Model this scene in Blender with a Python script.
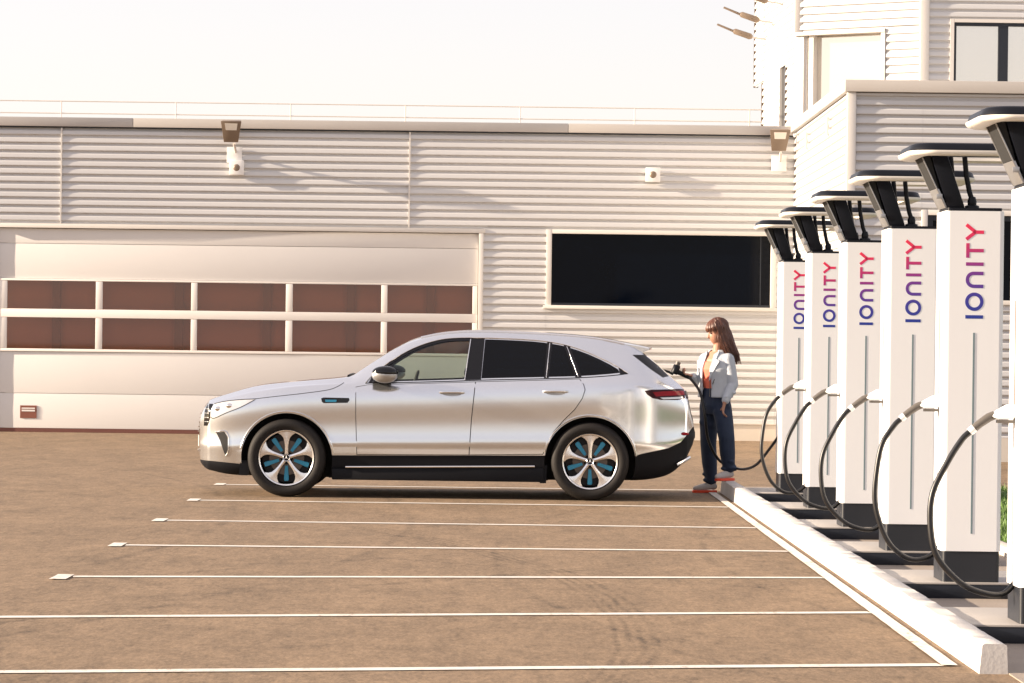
import bpy, bmesh, math, random
from mathutils import Vector, Matrix, Euler
from mathutils.bvhtree import BVHTree
from mathutils.geometry import delaunay_2d_cdt
rnd = random.Random(7)
R = math.radians
sc = bpy.context.scene
for o in list(bpy.data.objects): bpy.data.objects.remove(o)
col = sc.collection

# ------------------------------------------------------------------ camera, sky, sun, exposure
CAM_H = 1.456
cam_d = bpy.data.cameras.new('camera'); cam = bpy.data.objects.new('camera', cam_d); col.objects.link(cam)
cam_d.lens = 36 * 3000 / 1024; cam_d.sensor_width = 36; cam_d.clip_start = .5; cam_d.clip_end = 4000
cam_d.shift_y = 4.5 / 1024; cam_d.shift_x = 0.001
cam.matrix_world = Matrix.Translation((0, 0, CAM_H)) @ Matrix.Rotation(math.pi / 2, 4, 'X') @ Matrix.Rotation(.0125, 4, 'Z')
sc.camera = cam

SUN_EL = 16.5
SUN_DIR = Vector((math.cos(R(SUN_EL)), .098, -math.sin(R(SUN_EL)))).normalized()     # the way the light travels
w = bpy.data.worlds.new('World'); sc.world = w; w.use_nodes = True
wn, wl = w.node_tree.nodes, w.node_tree.links
wn.clear()
sky = wn.new('ShaderNodeTexSky'); sky.sky_type = 'NISHITA'; sky.sun_disc = False
sky.sun_elevation = R(SUN_EL); sky.sun_rotation = R(-90); sky.air_density = 1.0; sky.dust_density = 1.2; sky.ozone_density = 1.0
mixw = wn.new('ShaderNodeMix'); mixw.data_type = 'RGBA'; mixw.blend_type = 'MIX'
mixw.inputs[0].default_value = .74
mixw.inputs[7].default_value = (2.95, 2.58, 2.58, 1)            # thin bright haze all over the sky
bg = wn.new('ShaderNodeBackground'); bg.inputs[1].default_value = .10
wo = wn.new('ShaderNodeOutputWorld')
wl.new(sky.outputs[0], mixw.inputs[6]); wl.new(mixw.outputs[2], bg.inputs[0]); wl.new(bg.outputs[0], wo.inputs[0])
sun_d = bpy.data.lights.new('sun', 'SUN'); sun_d.energy = 4.2; sun_d.angle = R(.6); sun_d.color = (1.0, .82, .63)
sun = bpy.data.objects.new('sun', sun_d); col.objects.link(sun)
sun.rotation_euler = SUN_DIR.to_track_quat('-Z', 'Y').to_euler(); sun.location = (-40, 20, 30)
vs = sc.view_settings; vs.view_transform = 'Standard'; vs.look = 'None'; vs.exposure = 1.75; vs.gamma = 1

# ------------------------------------------------------------------ helpers
class MB:
    def __init__(s): s.v = []; s.f = []
    def add(s, vs_, fs):
        b = len(s.v); s.v += [tuple(p) for p in vs_]; s.f += [tuple(b + i for i in f) for f in fs]; return s
    def box(s, x0, x1, y0, y1, z0, z1):
        return s.add([(x0,y0,z0),(x1,y0,z0),(x1,y1,z0),(x0,y1,z0),(x0,y0,z1),(x1,y0,z1),(x1,y1,z1),(x0,y1,z1)],
                     [(3,2,1,0),(4,5,6,7),(0,1,5,4),(1,2,6,5),(2,3,7,6),(3,0,4,7)])
    def prism(s, poly, a0, a1, axis='y'):
        def m(p, a):
            if axis == 'y': return (p[0], a, p[1])
            if axis == 'x': return (a, p[0], p[1])
            return (p[0], p[1], a)
        n = len(poly)
        area = sum(poly[i][0]*poly[(i+1)%n][1]-poly[(i+1)%n][0]*poly[i][1] for i in range(n))
        if area < 0: poly = poly[::-1]
        vv = [m(p, a0) for p in poly] + [m(p, a1) for p in poly]
        ff = [(i, (i+1) % n, n+(i+1) % n, n+i) for i in range(n)] + [tuple(range(n-1, -1, -1)), tuple(range(n, 2*n))]
        if axis == 'y': ff = [f[::-1] for f in ff]
        return s.add(vv, ff)
    def tube(s, pts, r, n=10, cap=True):
        pts = [Vector(p) for p in pts]
        rs = r if isinstance(r, (list, tuple)) else [r] * len(pts)
        up = None; rings = []
        for i, p in enumerate(pts):
            t = (pts[min(i+1, len(pts)-1)] - pts[max(i-1, 0)]).normalized()
            if up is None:
                up = t.orthogonal().normalized()
            else:
                up = (up - t * up.dot(t)).normalized()
            q = t.cross(up)
            rings.append([p + (up*math.cos(2*math.pi*k/n) + q*math.sin(2*math.pi*k/n)) * rs[i] for k in range(n)])
        vv = [v for ring in rings for v in ring]
        ff = [(i*n+k, i*n+(k+1) % n, (i+1)*n+(k+1) % n, (i+1)*n+k) for i in range(len(pts)-1) for k in range(n)]
        if cap: ff += [tuple(range(n-1, -1, -1)), tuple((len(pts)-1)*n+k for k in range(n))]
        return s.add(vv, ff)
    def capsule(s, a, b, ra, rb, n=12):
        a, b = Vector(a), Vector(b); t = (b-a).normalized()
        pts, rs = [], []
        for k in range(4):
            an = math.pi/2*(k/4); pts.append(a - t*ra*math.cos(an)); rs.append(max(ra*math.sin(an), ra*.03))
        pts += [a, b]; rs += [ra, rb]
        for k in range(3, -1, -1):
            an = math.pi/2*(k/4); pts.append(b + t*rb*math.cos(an)); rs.append(max(rb*math.sin(an), rb*.03))
        return s.tube(pts, rs, n)
    def chain(s, pts, n=12):
        for (a, b) in zip(pts[:-1], pts[1:]): s.capsule(a[:3], b[:3], a[3], b[3], n)
        return s
    def ell(s, c, rx, ry, rz, yaw=0, n=20, m=12, tilt=0):
        M = Matrix.Translation(c) @ Matrix.Rotation(yaw, 4, 'Z') @ Matrix.Rotation(tilt, 4, 'Y') @ Matrix.Diagonal((rx, ry, rz, 1))
        vv = [M @ Vector((0, 0, -1))]
        for i in range(1, m):
            th = math.pi*i/m
            for k in range(n): vv.append(M @ Vector((math.sin(th)*math.cos(2*math.pi*k/n), math.sin(th)*math.sin(2*math.pi*k/n), -math.cos(th))))
        vv.append(M @ Vector((0, 0, 1)))
        ff = [(0, 1+(k+1) % n, 1+k) for k in range(n)]
        for i in range(m-2):
            for k in range(n): ff.append((1+i*n+k, 1+i*n+(k+1) % n, 1+(i+1)*n+(k+1) % n, 1+(i+1)*n+k))
        L = len(vv)-1; b = 1+(m-2)*n
        ff += [(b+k, b+(k+1) % n, L) for k in range(n)]
        return s.add(vv, ff)
    def lathe(s, prof, axis='y', n=40, c=(0, 0, 0), close=False):
        vv = []; P = len(prof)
        for k in range(n):
            a = 2*math.pi*k/n
            for (r, h) in prof:
                if axis == 'y': p = (r*math.cos(a), h, r*math.sin(a))
                elif axis == 'z': p = (r*math.cos(a), r*math.sin(a), h)
                else: p = (h, r*math.cos(a), r*math.sin(a))
                vv.append((p[0]+c[0], p[1]+c[1], p[2]+c[2]))
        ff = [(k*P+i, k*P+(i+1) % P, ((k+1) % n)*P+(i+1) % P, ((k+1) % n)*P+i) for k in range(n) for i in range(P if close else P-1)]
        return s.add(vv, ff)
    def mesh(s, name, fix=False):
        m = bpy.data.meshes.new(name); m.from_pydata(s.v, [], s.f); m.update()
        if fix:
            b = bmesh.new(); b.from_mesh(m); bmesh.ops.recalc_face_normals(b, faces=b.faces); b.to_mesh(m); b.free()
        return m
    def build(s, name, mat, parent=None, smooth=None, bevel=0, loc=None, fix=True):
        return link(name, s.mesh(name, fix), mat, parent, smooth, bevel, loc)

def link(name, m, mat, parent=None, smooth=None, bevel=0, loc=None):
    if mat is not None and len(m.materials) == 0: m.materials.append(mat)
    if bevel:
        b = bmesh.new(); b.from_mesh(m)
        es = [e for e in b.edges if len(e.link_faces) == 2 and e.calc_face_angle(0) > R(28)]
        bmesh.ops.bevel(b, geom=es, offset=bevel, segments=2, affect='EDGES', profile=.6, clamp_overlap=True)
        b.to_mesh(m); b.free()
        if smooth is None: smooth = 20
    if smooth is not None:
        m.shade_smooth(); m.set_sharp_from_angle(angle=R(smooth))
    o = bpy.data.objects.new(name, m); col.objects.link(o)
    if parent: o.parent = parent
    if loc: o.location = loc
    return o
def empty(name, loc=(0, 0, 0), rz=0):
    o = bpy.data.objects.new(name, None); col.objects.link(o); o.location = loc; o.rotation_euler = (0, 0, rz); o.empty_display_size = .2; return o
def tag(o, label=None, cat=None, group=None, kind=None):
    if label: o['label'] = label
    if cat: o['category'] = cat
    if group: o['group'] = group
    if kind: o['kind'] = kind
    return o
def copy_tree(o, parent=None):
    c = o.copy(); col.objects.link(c); c.parent = parent
    for ch in list(o.children): copy_tree(ch, c)
    return c
def catmull(pts, sub=6, closed=False):
    pts = [Vector(p) for p in pts]; n = len(pts); out = []
    rng = range(n if closed else n-1)
    for i in rng:
        if closed: p0, p1, p2, p3 = pts[(i-1) % n], pts[i], pts[(i+1) % n], pts[(i+2) % n]
        else: p0, p1, p2, p3 = pts[max(i-1, 0)], pts[i], pts[i+1], pts[min(i+2, n-1)]
        for k in range(sub):
            t = k/sub
            out.append(.5*((2*p1)+(p2-p0)*t+(2*p0-5*p1+4*p2-p3)*t*t+(3*p1-p0-3*p2+p3)*t**3))
    if not closed: out.append(pts[-1].copy())
    return out
def pchip(tab):
    xs = [a for a, _ in tab]; ys = [b for _, b in tab]; n = len(xs)
    h = [xs[i+1]-xs[i] for i in range(n-1)]; dl = [(ys[i+1]-ys[i])/h[i] for i in range(n-1)]
    m = [dl[0]] + [0 if dl[i-1]*dl[i] <= 0 else 2*dl[i-1]*dl[i]/(dl[i-1]+dl[i]) for i in range(1, n-1)] + [dl[-1]]
    def f(x):
        if x <= xs[0]: return ys[0]
        if x >= xs[-1]: return ys[-1]
        i = max(k for k in range(n-1) if xs[k] <= x)
        t = (x-xs[i])/h[i]
        return (2*t**3-3*t*t+1)*ys[i]+(t**3-2*t*t+t)*h[i]*m[i]+(-2*t**3+3*t*t)*ys[i+1]+(t**3-t*t)*h[i]*m[i+1]
    return f
def inside(p, poly):
    c = False; j = len(poly)-1
    for i in range(len(poly)):
        if (poly[i][1] > p[1]) != (poly[j][1] > p[1]) and p[0] < (poly[j][0]-poly[i][0])*(p[1]-poly[i][1])/(poly[j][1]-poly[i][1])+poly[i][0]: c = not c
        j = i
    return c

# ------------------------------------------------------------------ materials
def newmat(name):
    m = bpy.data.materials.new(name); m.use_nodes = True
    nt = m.node_tree; return m, nt.nodes, nt.links, nt.nodes['Principled BSDF']
def pm(name, c, rough=.5, metal=0., coat=0., var=.08, vs_=3., bump=0., bs=120., spec=.5, rvar=.0, emit=None, stretch=None):
    m, n, l, b = newmat(name)
    b.inputs['Roughness'].default_value = rough; b.inputs['Metallic'].default_value = metal
    b.inputs['Coat Weight'].default_value = coat; b.inputs['Coat Roughness'].default_value = .04; b.inputs['Specular IOR Level'].default_value = spec
    tc = n.new('ShaderNodeTexCoord'); mp = n.new('ShaderNodeMapping'); l.new(tc.outputs['Object'], mp.inputs[0])
    if stretch: mp.inputs['Scale'].default_value = stretch
    no = n.new('ShaderNodeTexNoise'); no.inputs['Scale'].default_value = vs_; no.inputs['Detail'].default_value = 7; no.inputs['Roughness'].default_value = .6
    l.new(mp.outputs[0], no.inputs['Vector'])
    mx = n.new('ShaderNodeMix'); mx.data_type = 'RGBA'
    mx.inputs[6].default_value = tuple(min(1, v*(1-var)) for v in c[:3])+(1,); mx.inputs[7].default_value = tuple(min(1, v*(1+var)) for v in c[:3])+(1,)
    l.new(no.outputs[0], mx.inputs[0]); l.new(mx.outputs[2], b.inputs['Base Color'])
    if rvar:
        mr = n.new('ShaderNodeMapRange'); mr.inputs[3].default_value = rough-rvar; mr.inputs[4].default_value = rough+rvar
        l.new(no.outputs[0], mr.inputs[0]); l.new(mr.outputs[0], b.inputs['Roughness'])
    if bump:
        n2 = n.new('ShaderNodeTexNoise'); n2.inputs['Scale'].default_value = bs; n2.inputs['Detail'].default_value = 4; l.new(mp.outputs[0], n2.inputs['Vector'])
        bp = n.new('ShaderNodeBump'); bp.inputs['Strength'].default_value = bump; bp.inputs['Distance'].default_value = .01
        l.new(n2.outputs[0], bp.inputs['Height']); l.new(bp.outputs[0], b.inputs['Normal'])
    if emit:
        b.inputs['Emission Color'].default_value = emit[0]+(1,); b.inputs['Emission Strength'].default_value = emit[1]
    return m
def glassmat(name, tint, refl=1.0, rough=.0):
    m, n, l, b = newmat(name); n.remove(b)
    tr = n.new('ShaderNodeBsdfTransparent'); tr.inputs[0].default_value = tint+(1,)
    gl = n.new('ShaderNodeBsdfGlossy'); gl.inputs['Roughness'].default_value = rough; gl.inputs[0].default_value = (.95, .97, 1, 1)
    fr = n.new('ShaderNodeFresnel'); fr.inputs[0].default_value = 1.5
    mu = n.new('ShaderNodeMath'); mu.operation = 'MULTIPLY'; mu.inputs[1].default_value = refl; l.new(fr.outputs[0], mu.inputs[0])
    mx = n.new('ShaderNodeMixShader'); l.new(mu.outputs[0], mx.inputs[0]); l.new(tr.outputs[0], mx.inputs[1]); l.new(gl.outputs[0], mx.inputs[2])
    l.new(mx.outputs[0], n['Material Output'].inputs[0]); return m

M = {}
M['cladding'] = pm('cladding_sheet', (.57, .565, .56), .42, .15, var=.05, vs_=.8, rvar=.08, stretch=(.35, 1, 2.5))
M['trim'] = pm('cladding_trim', (.66, .63, .59), .45, .1, var=.04)
M['coping'] = pm('coping_metal', (.47, .44, .41), .5, .2, var=.08, vs_=1.2)
M['door'] = pm('door_panel', (.66, .64, .62), .5, 0, var=.03, vs_=1.0)
M['doorframe'] = pm('door_frame_white', (.82, .78, .73), .4, 0, var=.03)
M['doorpane'] = glassmat('brown_reflection_pane', (.84, .68, .58), 1.6, .02)  # brown reflection of the surroundings is put into the glass tint
M['hall'] = pm('workshop_hall', (.72, .47, .36), .8, 0, var=.25, vs_=.8, stretch=(.5, 1, 2))
M['hallpost'] = pm('workshop_post', (.42, .27, .205), .7)
M['seal'] = pm('rubber_seal', (.16, .06, .045), .7)
M['darkglass'] = pm('dark_window_glass', (.0010, .0022, .0055), .05, 0, var=.3, vs_=1.2, spec=.10)
M['mirrorglass'] = pm('sun_control_glass', (.80, .76, .70), .06, .85, var=.03, vs_=.7)
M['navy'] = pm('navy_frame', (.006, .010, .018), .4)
M['concrete'] = pm('concrete', (.50, .46, .41), .8, 0, var=.15, vs_=3, bump=.25, bs=60)
M['plinthwall'] = pm('wall_base', (.62, .57, .50), .7, 0, var=.08, vs_=2)
M['kerbwhite'] = pm('white_painted_kerb', (.50, .48, .46), .75, 0, var=.22, vs_=6, bump=.14, bs=60)
M['lamp'] = pm('lamp_housing', (.20, .15, .11), .5, .2)
M['lens'] = pm('lamp_lens', (.75, .70, .62), .15)
M['white'] = pm('white_plastic', (.80, .79, .77), .35, 0, var=.02)
M['rail'] = pm('rail_paint', (.55, .51, .48), .5)
M['charger'] = pm('charger_white_panel', (.80, .80, .80), .36, 0, coat=.15, var=.025, vs_=2.5, stretch=(3, 3, .35))
M['chargerbase'] = pm('charger_dark_base', (.012, .014, .019), .42, 0, var=.2, vs_=4, rvar=.06)
M['headblack'] = pm('charger_head_black', (.0045, .0055, .009), .4, 0, var=.2, spec=.2)
M['headgrey'] = pm('charger_head_grey', (.38, .38, .38), .35, .7)
M['diffuser'] = pm('halo_diffuser', (.80, .76, .70), .4, 0, var=.02)
M['groove'] = pm('groove_teal', (.16, .22, .24), .4)
M['slot'] = pm('slot_brown', (.10, .07, .055), .5)
M['cable'] = pm('cable_rubber', (.005, .005, .006), .38, 0, var=.2)
M['grip'] = pm('connector_grip', (.09, .08, .07), .45)
M['plinth'] = pm('plinth_steel', (.006, .008, .014), .35, 0, var=.25, vs_=5, rvar=.08)
M['plinthtop'] = pm('plinth_top', (.34, .315, .29), .42, 0, var=.12, vs_=4, rvar=.08)
M['paint'] = pm('road_paint', (.78, .74, .68), .6, 0, var=.10, vs_=14, bump=.2, bs=150)
M['carpaint'] = pm('silver_paint', (.68, .70, .725), .19, .9, coat=1.0, var=.015, vs_=300)
M['blackplastic'] = pm('black_plastic', (.006, .0065, .009), .6, 0, bump=.1, bs=400, spec=.15)
M['gloss'] = pm('gloss_black', (.003, .003, .004), .08, 0, coat=.0, spec=.4)
M['chrome'] = pm('chrome', (.82, .80, .78), .12, 1.0, var=.02)
M['tyre'] = pm('tyre_rubber', (.016, .014, .013), .65, 0, var=.2, bump=.2, bs=80, spec=.2)
M['rim'] = pm('rim_silver', (.80, .79, .78), .22, .9, var=.03)
M['rimdark'] = pm('rim_dark', (.008, .008, .010), .45, 0, spec=.2)
M['rimblue'] = pm('rim_blue', (.002, .19, .33), .28, .1, coat=.6)
M['disc'] = pm('brake_disc', (.10, .085, .075), .4, .7)
M['interior'] = pm('car_interior', (.010, .010, .011), .8, spec=.1)
M['well'] = pm('wheel_well', (.010, .010, .010), .85)
M['gap'] = pm('panel_gap', (.012, .012, .014), .8)
M['redlamp'] = pm('tail_lamp_red', (.22, .003, .008), .12, 0, var=.4, vs_=12, spec=.25)
M['darkred'] = pm('tail_lamp_dark', (.030, .002, .005), .10, 0, spec=.25)
M['headlens'] = pm('headlamp_lens', (.55, .55, .56), .10, .35, coat=1, var=.25, vs_=14)
M['glassclear'] = glassmat('clear_glass', (.68, .76, .70))
M['glassdark'] = glassmat('privacy_glass', (.02, .03, .05), .55)
M['skin'] = pm('skin', (.36, .175, .11), .5, 0, var=.05)
M['hair'] = pm('hair_brown', (.085, .027, .012), .40, 0, var=.6, vs_=30, stretch=(6, 6, .6), spec=.6)
M['jacket'] = pm('jacket_grey_blue', (.40, .43, .47), .6, 0, var=.10, vs_=18, bump=.35, bs=24)
M['top'] = pm('coral_top', (.72, .15, .09), .7, 0, var=.06, bump=.3, bs=22)
M['trousers'] = pm('navy_trousers', (.010, .021, .050), .75, 0, var=.25, vs_=9, bump=.6, bs=16)
M['shoe'] = pm('grey_shoe', (.46, .43, .41), .7, 0, var=.1, vs_=40)
M['sole'] = pm('orange_sole', (.75, .07, .025), .6)
M['eye'] = pm('eye_dark', (.02, .012, .01), .2)
M['lip'] = pm('lip', (.50, .12, .10), .5)
M['grass'] = pm('grass_blades', (.09, .17, .03), .6, 0, var=.35, vs_=6)
M['soil'] = pm('lawn_soil', (.07, .10, .03), .9, 0, var=.3, vs_=8)
M['zip'] = pm('zip_metal', (.12, .10, .08), .3, .9)

def asphalt():
    m, n, l, b = newmat('asphalt_brown')
    tc = n.new('ShaderNodeTexCoord'); P = tc.outputs['Object']
    def noise(scale, detail=6, rough=.6, vec=P, dist=0):
        t = n.new('ShaderNodeTexNoise'); t.inputs['Scale'].default_value = scale; t.inputs['Detail'].default_value = detail
        t.inputs['Roughness'].default_value = rough; t.inputs['Distortion'].default_value = dist; l.new(vec, t.inputs['Vector']); return t.outputs[0]
    def math_(op, a, c=None, d=None):
        t = n.new('ShaderNodeMath'); t.operation = op
        for i, x in enumerate((a, c, d)):
            if x is None: continue
            if isinstance(x, (int, float)): t.inputs[i].default_value = x
            else: l.new(x, t.inputs[i])
        return t.outputs[0]
    def rng(x, a, c, lo, hi):
        t = n.new('ShaderNodeMapRange'); l.new(x, t.inputs[0])
        for i, k in enumerate((a, c, lo, hi)): t.inputs[1+i].default_value = k
        return t.outputs[0]
    st = n.new('ShaderNodeMapping'); st.inputs['Scale'].default_value = (1.1, .45, 1); l.new(P, st.inputs[0])
    big = noise(1.6, 9, .68, st.outputs[0], .3)
    mid = noise(7, 8, .75)
    fine = noise(70, 4, .8)
    speck = noise(240, 2, .6)
    v = math_('MULTIPLY_ADD', rng(big, .3, .7, -.22, .22), 1, 1.0)
    v = math_('ADD', v, rng(mid, .3, .7, -.16, .16))
    v = math_('ADD', v, rng(fine, .3, .7, -.42, .42))
    v = math_('ADD', v, rng(speck, .55, .8, 0, .45))
    g2 = n.new('ShaderNodeMapping'); g2.inputs['Scale'].default_value = (1, .30, 1); l.new(P, g2.inputs[0])
    v = math_('ADD', v, rng(noise(38, 3, .7, g2.outputs[0]), .3, .7, -.26, .26))
    v = math_('ADD', v, rng(noise(11, 5, .7, g2.outputs[0]), .3, .7, -.22, .22))
    # tyre marks: arcs left by turning cars
    wob = noise(.6, 3)
    sx = n.new('ShaderNodeSeparateXYZ'); l.new(P, sx.inputs[0])
    patch = rng(noise(1.3, 5, .7), .36, .62, .05, .95)
    for (cx, cy, r, wd, k) in ((-18.9, 15.6, 19.46, .016, .26), (-18.9, 15.6, 19.52, .016, .30), (-18.9, 15.6, 19.58, .016, .30), (-18.9, 15.6, 19.65, .018, .26),
                               (24, 21.0, 22.6, .03, .22), (24, 21.0, 24.1, .03, .22), (-40, -25, 60, .025, .28), (-40, -24.2, 61.2, .025, .24), (26, -2, 33.5, .04, .20), (26, -2, 35.0, .04, .20),
                               (-27, 24, 26.2, .04, .22), (-27, 24, 24.7, .04, .2), (-15, 33, 20.5, .05, .2)):
        dx = math_('SUBTRACT', sx.outputs[0], cx); dy = math_('SUBTRACT', sx.outputs[1], cy)
        rr = math_('SQRT', math_('ADD', math_('MULTIPLY', dx, dx), math_('MULTIPLY', dy, dy)))
        rr = math_('ADD', rr, rng(wob, .3, .7, -.03, .03))
        dd = math_('ABSOLUTE', math_('SUBTRACT', rr, r))
        mk = math_('MULTIPLY', rng(dd, wd*.3, wd*1.4, k*1.3, 0), patch)
        v = math_('SUBTRACT', v, mk)
    # oil stains and small pale patches
    st2 = rng(noise(1.3, 4, .5), .66, .76, 0, .28); v = math_('SUBTRACT', v, st2)
    c1 = n.new('ShaderNodeMix'); c1.data_type = 'RGBA'; c1.inputs[6].default_value = (.205, .138, .080, 1); c1.inputs[7].default_value = (.170, .122, .080, 1); l.new(mid, c1.inputs[0])
    mul = n.new('ShaderNodeVectorMath'); mul.operation = 'SCALE'; l.new(c1.outputs[2], mul.inputs[0]); l.new(v, mul.inputs[3])
    l.new(mul.outputs[0], b.inputs['Base Color'])
    b.inputs['Roughness'].default_value = .82; b.inputs['Specular IOR Level'].default_value = .3
    bp = n.new('ShaderNodeBump'); bp.inputs['Strength'].default_value = .22; bp.inputs['Distance'].default_value = .006
    l.new(math_('ADD', fine, math_('MULTIPLY', speck, .5)), bp.inputs['Height']); l.new(bp.outputs[0], b.inputs['Normal'])
    return m
def worn_paint():
    m, n, l, b = newmat('worn_road_paint')
    tc = n.new('ShaderNodeTexCoord'); mp = n.new('ShaderNodeMapping'); mp.inputs['Scale'].default_value = (1, .5, 1); l.new(tc.outputs['Object'], mp.inputs[0])
    t = n.new('ShaderNodeTexNoise'); t.inputs['Scale'].default_value = 22; t.inputs['Detail'].default_value = 6; t.inputs['Roughness'].default_value = .75; l.new(mp.outputs[0], t.inputs['Vector'])
    t2 = n.new('ShaderNodeTexNoise'); t2.inputs['Scale'].default_value = 1.7; t2.inputs['Detail'].default_value = 3; l.new(mp.outputs[0], t2.inputs['Vector'])
    ad = n.new('ShaderNodeMath'); ad.operation = 'MULTIPLY_ADD'; ad.inputs[1].default_value = .5; l.new(t2.outputs[0], ad.inputs[0]); l.new(t.outputs[0], ad.inputs[2])
    cr = n.new('ShaderNodeValToRGB'); l.new(ad.outputs[0], cr.inputs[0]); e = cr.color_ramp.elements
    e[0].position = .70; e[0].color = (.64, .61, .56, 1); e[1].position = .98; e[1].color = (.20, .145, .095, 1)
    a_ = e.new(.88); a_.color = (.56, .52, .46, 1)
    l.new(cr.outputs[0], b.inputs['Base Color']); b.inputs['Roughness'].default_value = .7
    return m
M['paint'] = worn_paint()
M['asphalt'] = asphalt()

def gradient_letters():
    m, n, l, b = newmat('letter_gradient')
    tc = n.new('ShaderNodeTexCoord'); sx = n.new('ShaderNodeSeparateXYZ'); l.new(tc.outputs['Object'], sx.inputs[0])
    mr = n.new('ShaderNodeMapRange'); mr.inputs[1].default_value = 1.55; mr.inputs[2].default_value = 2.10; l.new(sx.outputs[2], mr.inputs[0])
    cr = n.new('ShaderNodeValToRGB'); l.new(mr.outputs[0], cr.inputs[0])
    e = cr.color_ramp.elements; e[0].color = (.012, .035, .28, 1); e[1].color = (.80, .025, .085, 1)
    a = cr.color_ramp.elements.new(.25); a.color = (.045, .035, .30, 1)
    a = cr.color_ramp.elements.new(.5); a.color = (.17, .03, .26, 1)
    a = cr.color_ramp.elements.new(.75); a.color = (.50, .025, .14, 1)
    l.new(cr.outputs[0], b.inputs['Base Color']); b.inputs['Roughness'].default_value = .4
    return m
M['letters'] = gradient_letters()

# ------------------------------------------------------------------ ground
gm = MB()
xs = [-900, -120, -40, -15, 0, 15, 40, 120, 900]; ys = [-900, -60, 0, 15, 30, 45, 70, 200, 900]
gm.add([(x, y, 0) for y in ys for x in xs], [(j*9+i, j*9+i+1, (j+1)*9+i+1, (j+1)*9+i) for j in range(8) for i in range(8)])
ground = gm.build('ground', M['asphalt']); tag(ground, kind='structure')
def strip(name, a, b, wd, z=.004, mat='paint', parent=ground):
    a, b = Vector(a+(0,)), Vector(b+(0,)); t = (b-a).normalized(); q = Vector((-t.y, t.x, 0))*wd/2
    seg = max(2, int((b-a).length/.25)); vv = []
    for i in range(seg+1):
        p = a+(b-a)*i/seg; k1 = 1+rnd.uniform(-.05, .05); k2 = 1+rnd.uniform(-.05, .05)
        vv += [(p.x-q.x*k1, p.y-q.y*k1, z), (p.x+q.x*k2, p.y+q.y*k2, z)]
    return MB().add(vv, [(2*i, 2*i+2, 2*i+3, 2*i+1) for i in range(seg)]).build(name, M[mat], parent, fix=False)
for (a, b) in (((-3.3, 12.92), (2.01, 13.91)), ((-3.3, 15.60), (2.01, 16.64)), ((-2.68, 18.48), (2.01, 19.14)), ((-2.73, 21.39), (2.01, 21.60)),
               ((-2.78, 24.42), (2.01, 24.38)), ((-2.84, 27.58), (2.01, 27.52)), ((-2.90, 30.68), (2.01, 30.72))):
    strip('stall_line', a, b, .115)
for (a, b) in (((-2.85, 18.37), (-2.69, 18.39)), ((-2.90, 21.35), (-2.74, 21.36)), ((-2.95, 24.38), (-2.79, 24.38)), ((-3.01, 27.55), (-2.85, 27.54)), ((-3.07, 30.66), (-2.91, 30.66))):
    strip('stall_marker', ((a[0]+b[0])/2+.03, a[1]-.14), ((a[0]+b[0])/2+.03, a[1]+.24), .10, .0065)
strip('stop_line', (2.045, 13.86), (2.045, 31.0), .075, .0082)
# low white kerb in cast sections
kp = empty('kerb', (0, 0, 0)); tag(kp, kind='structure')
sect = [(2.135, 0), (2.265, 0), (2.258, .128), (2.246, .136), (2.158, .136), (2.146, .128)]
n_k = 6
for i in range(n_k):
    y0 = 13.56+(30.35-13.56)*i/n_k; y1 = 13.56+(30.35-13.56)*(i+1)/n_k - (.0015 if i < n_k-1 else 0)
    vv, ff, K = [], [], 24
    for j in range(K+1):
        y = y0+(y1-y0)*j/K
        for (x, z) in sect: vv.append((x+(rnd.uniform(-.0022, .0022) if z > 0 else 0), y, z+(rnd.uniform(-.002, .002) if z > .1 else 0)))
    for j in range(K):
        for k in range(6): ff.append((j*6+k, j*6+(k+1) % 6, (j+1)*6+(k+1) % 6, (j+1)*6+k))
    ff += [tuple(range(6)), tuple(K*6+k for k in range(6))]
    MB().add(vv, ff).build('kerb_stone', M['kerbwhite'], kp, smooth=35)
# paved strip the chargers stand on, its back kerb, the lawn behind
pav = MB().box(2.268, 3.52, 11.0, 31.6, -.05, .006).build('charging_pavement', pm('pavement_tan', (.27, .225, .185), .8, 0, var=.2, vs_=2.5, bump=.3, bs=70)); tag(pav, kind='structure')
bk = MB()
for i in range(20): bk.box(3.525, 3.625, 11.0+i*1.03, 12.026+i*1.03, 0, .07)
bko = bk.build('back_kerb', M['concrete'], bevel=.008); tag(bko, kind='structure')
lawn = MB().box(3.63, 12.0, 11.0, 31.4, -.05, .03).build('lawn', M['soil']); tag(lawn, kind='structure')
gb = MB()
for i in range(26000):
    x = 3.66+rnd.random()**1.6*2.4; y = rnd.uniform(17, 31.3); h = rnd.uniform(.03, .075); a = rnd.uniform(0, 6.28); wd = .006
    lx, ly = rnd.uniform(-.03, .03), rnd.uniform(-.03, .03)
    gb.add([(x-wd*math.cos(a), y-wd*math.sin(a), .028), (x+wd*math.cos(a), y+wd*math.sin(a), .028), (x+lx, y+ly, .03+h)], [(0, 1, 2)])
go = gb.build('grass', M['grass'], fix=False); tag(go, 'short green grass of the lawn behind the chargers', 'grass', kind='stuff')

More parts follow.
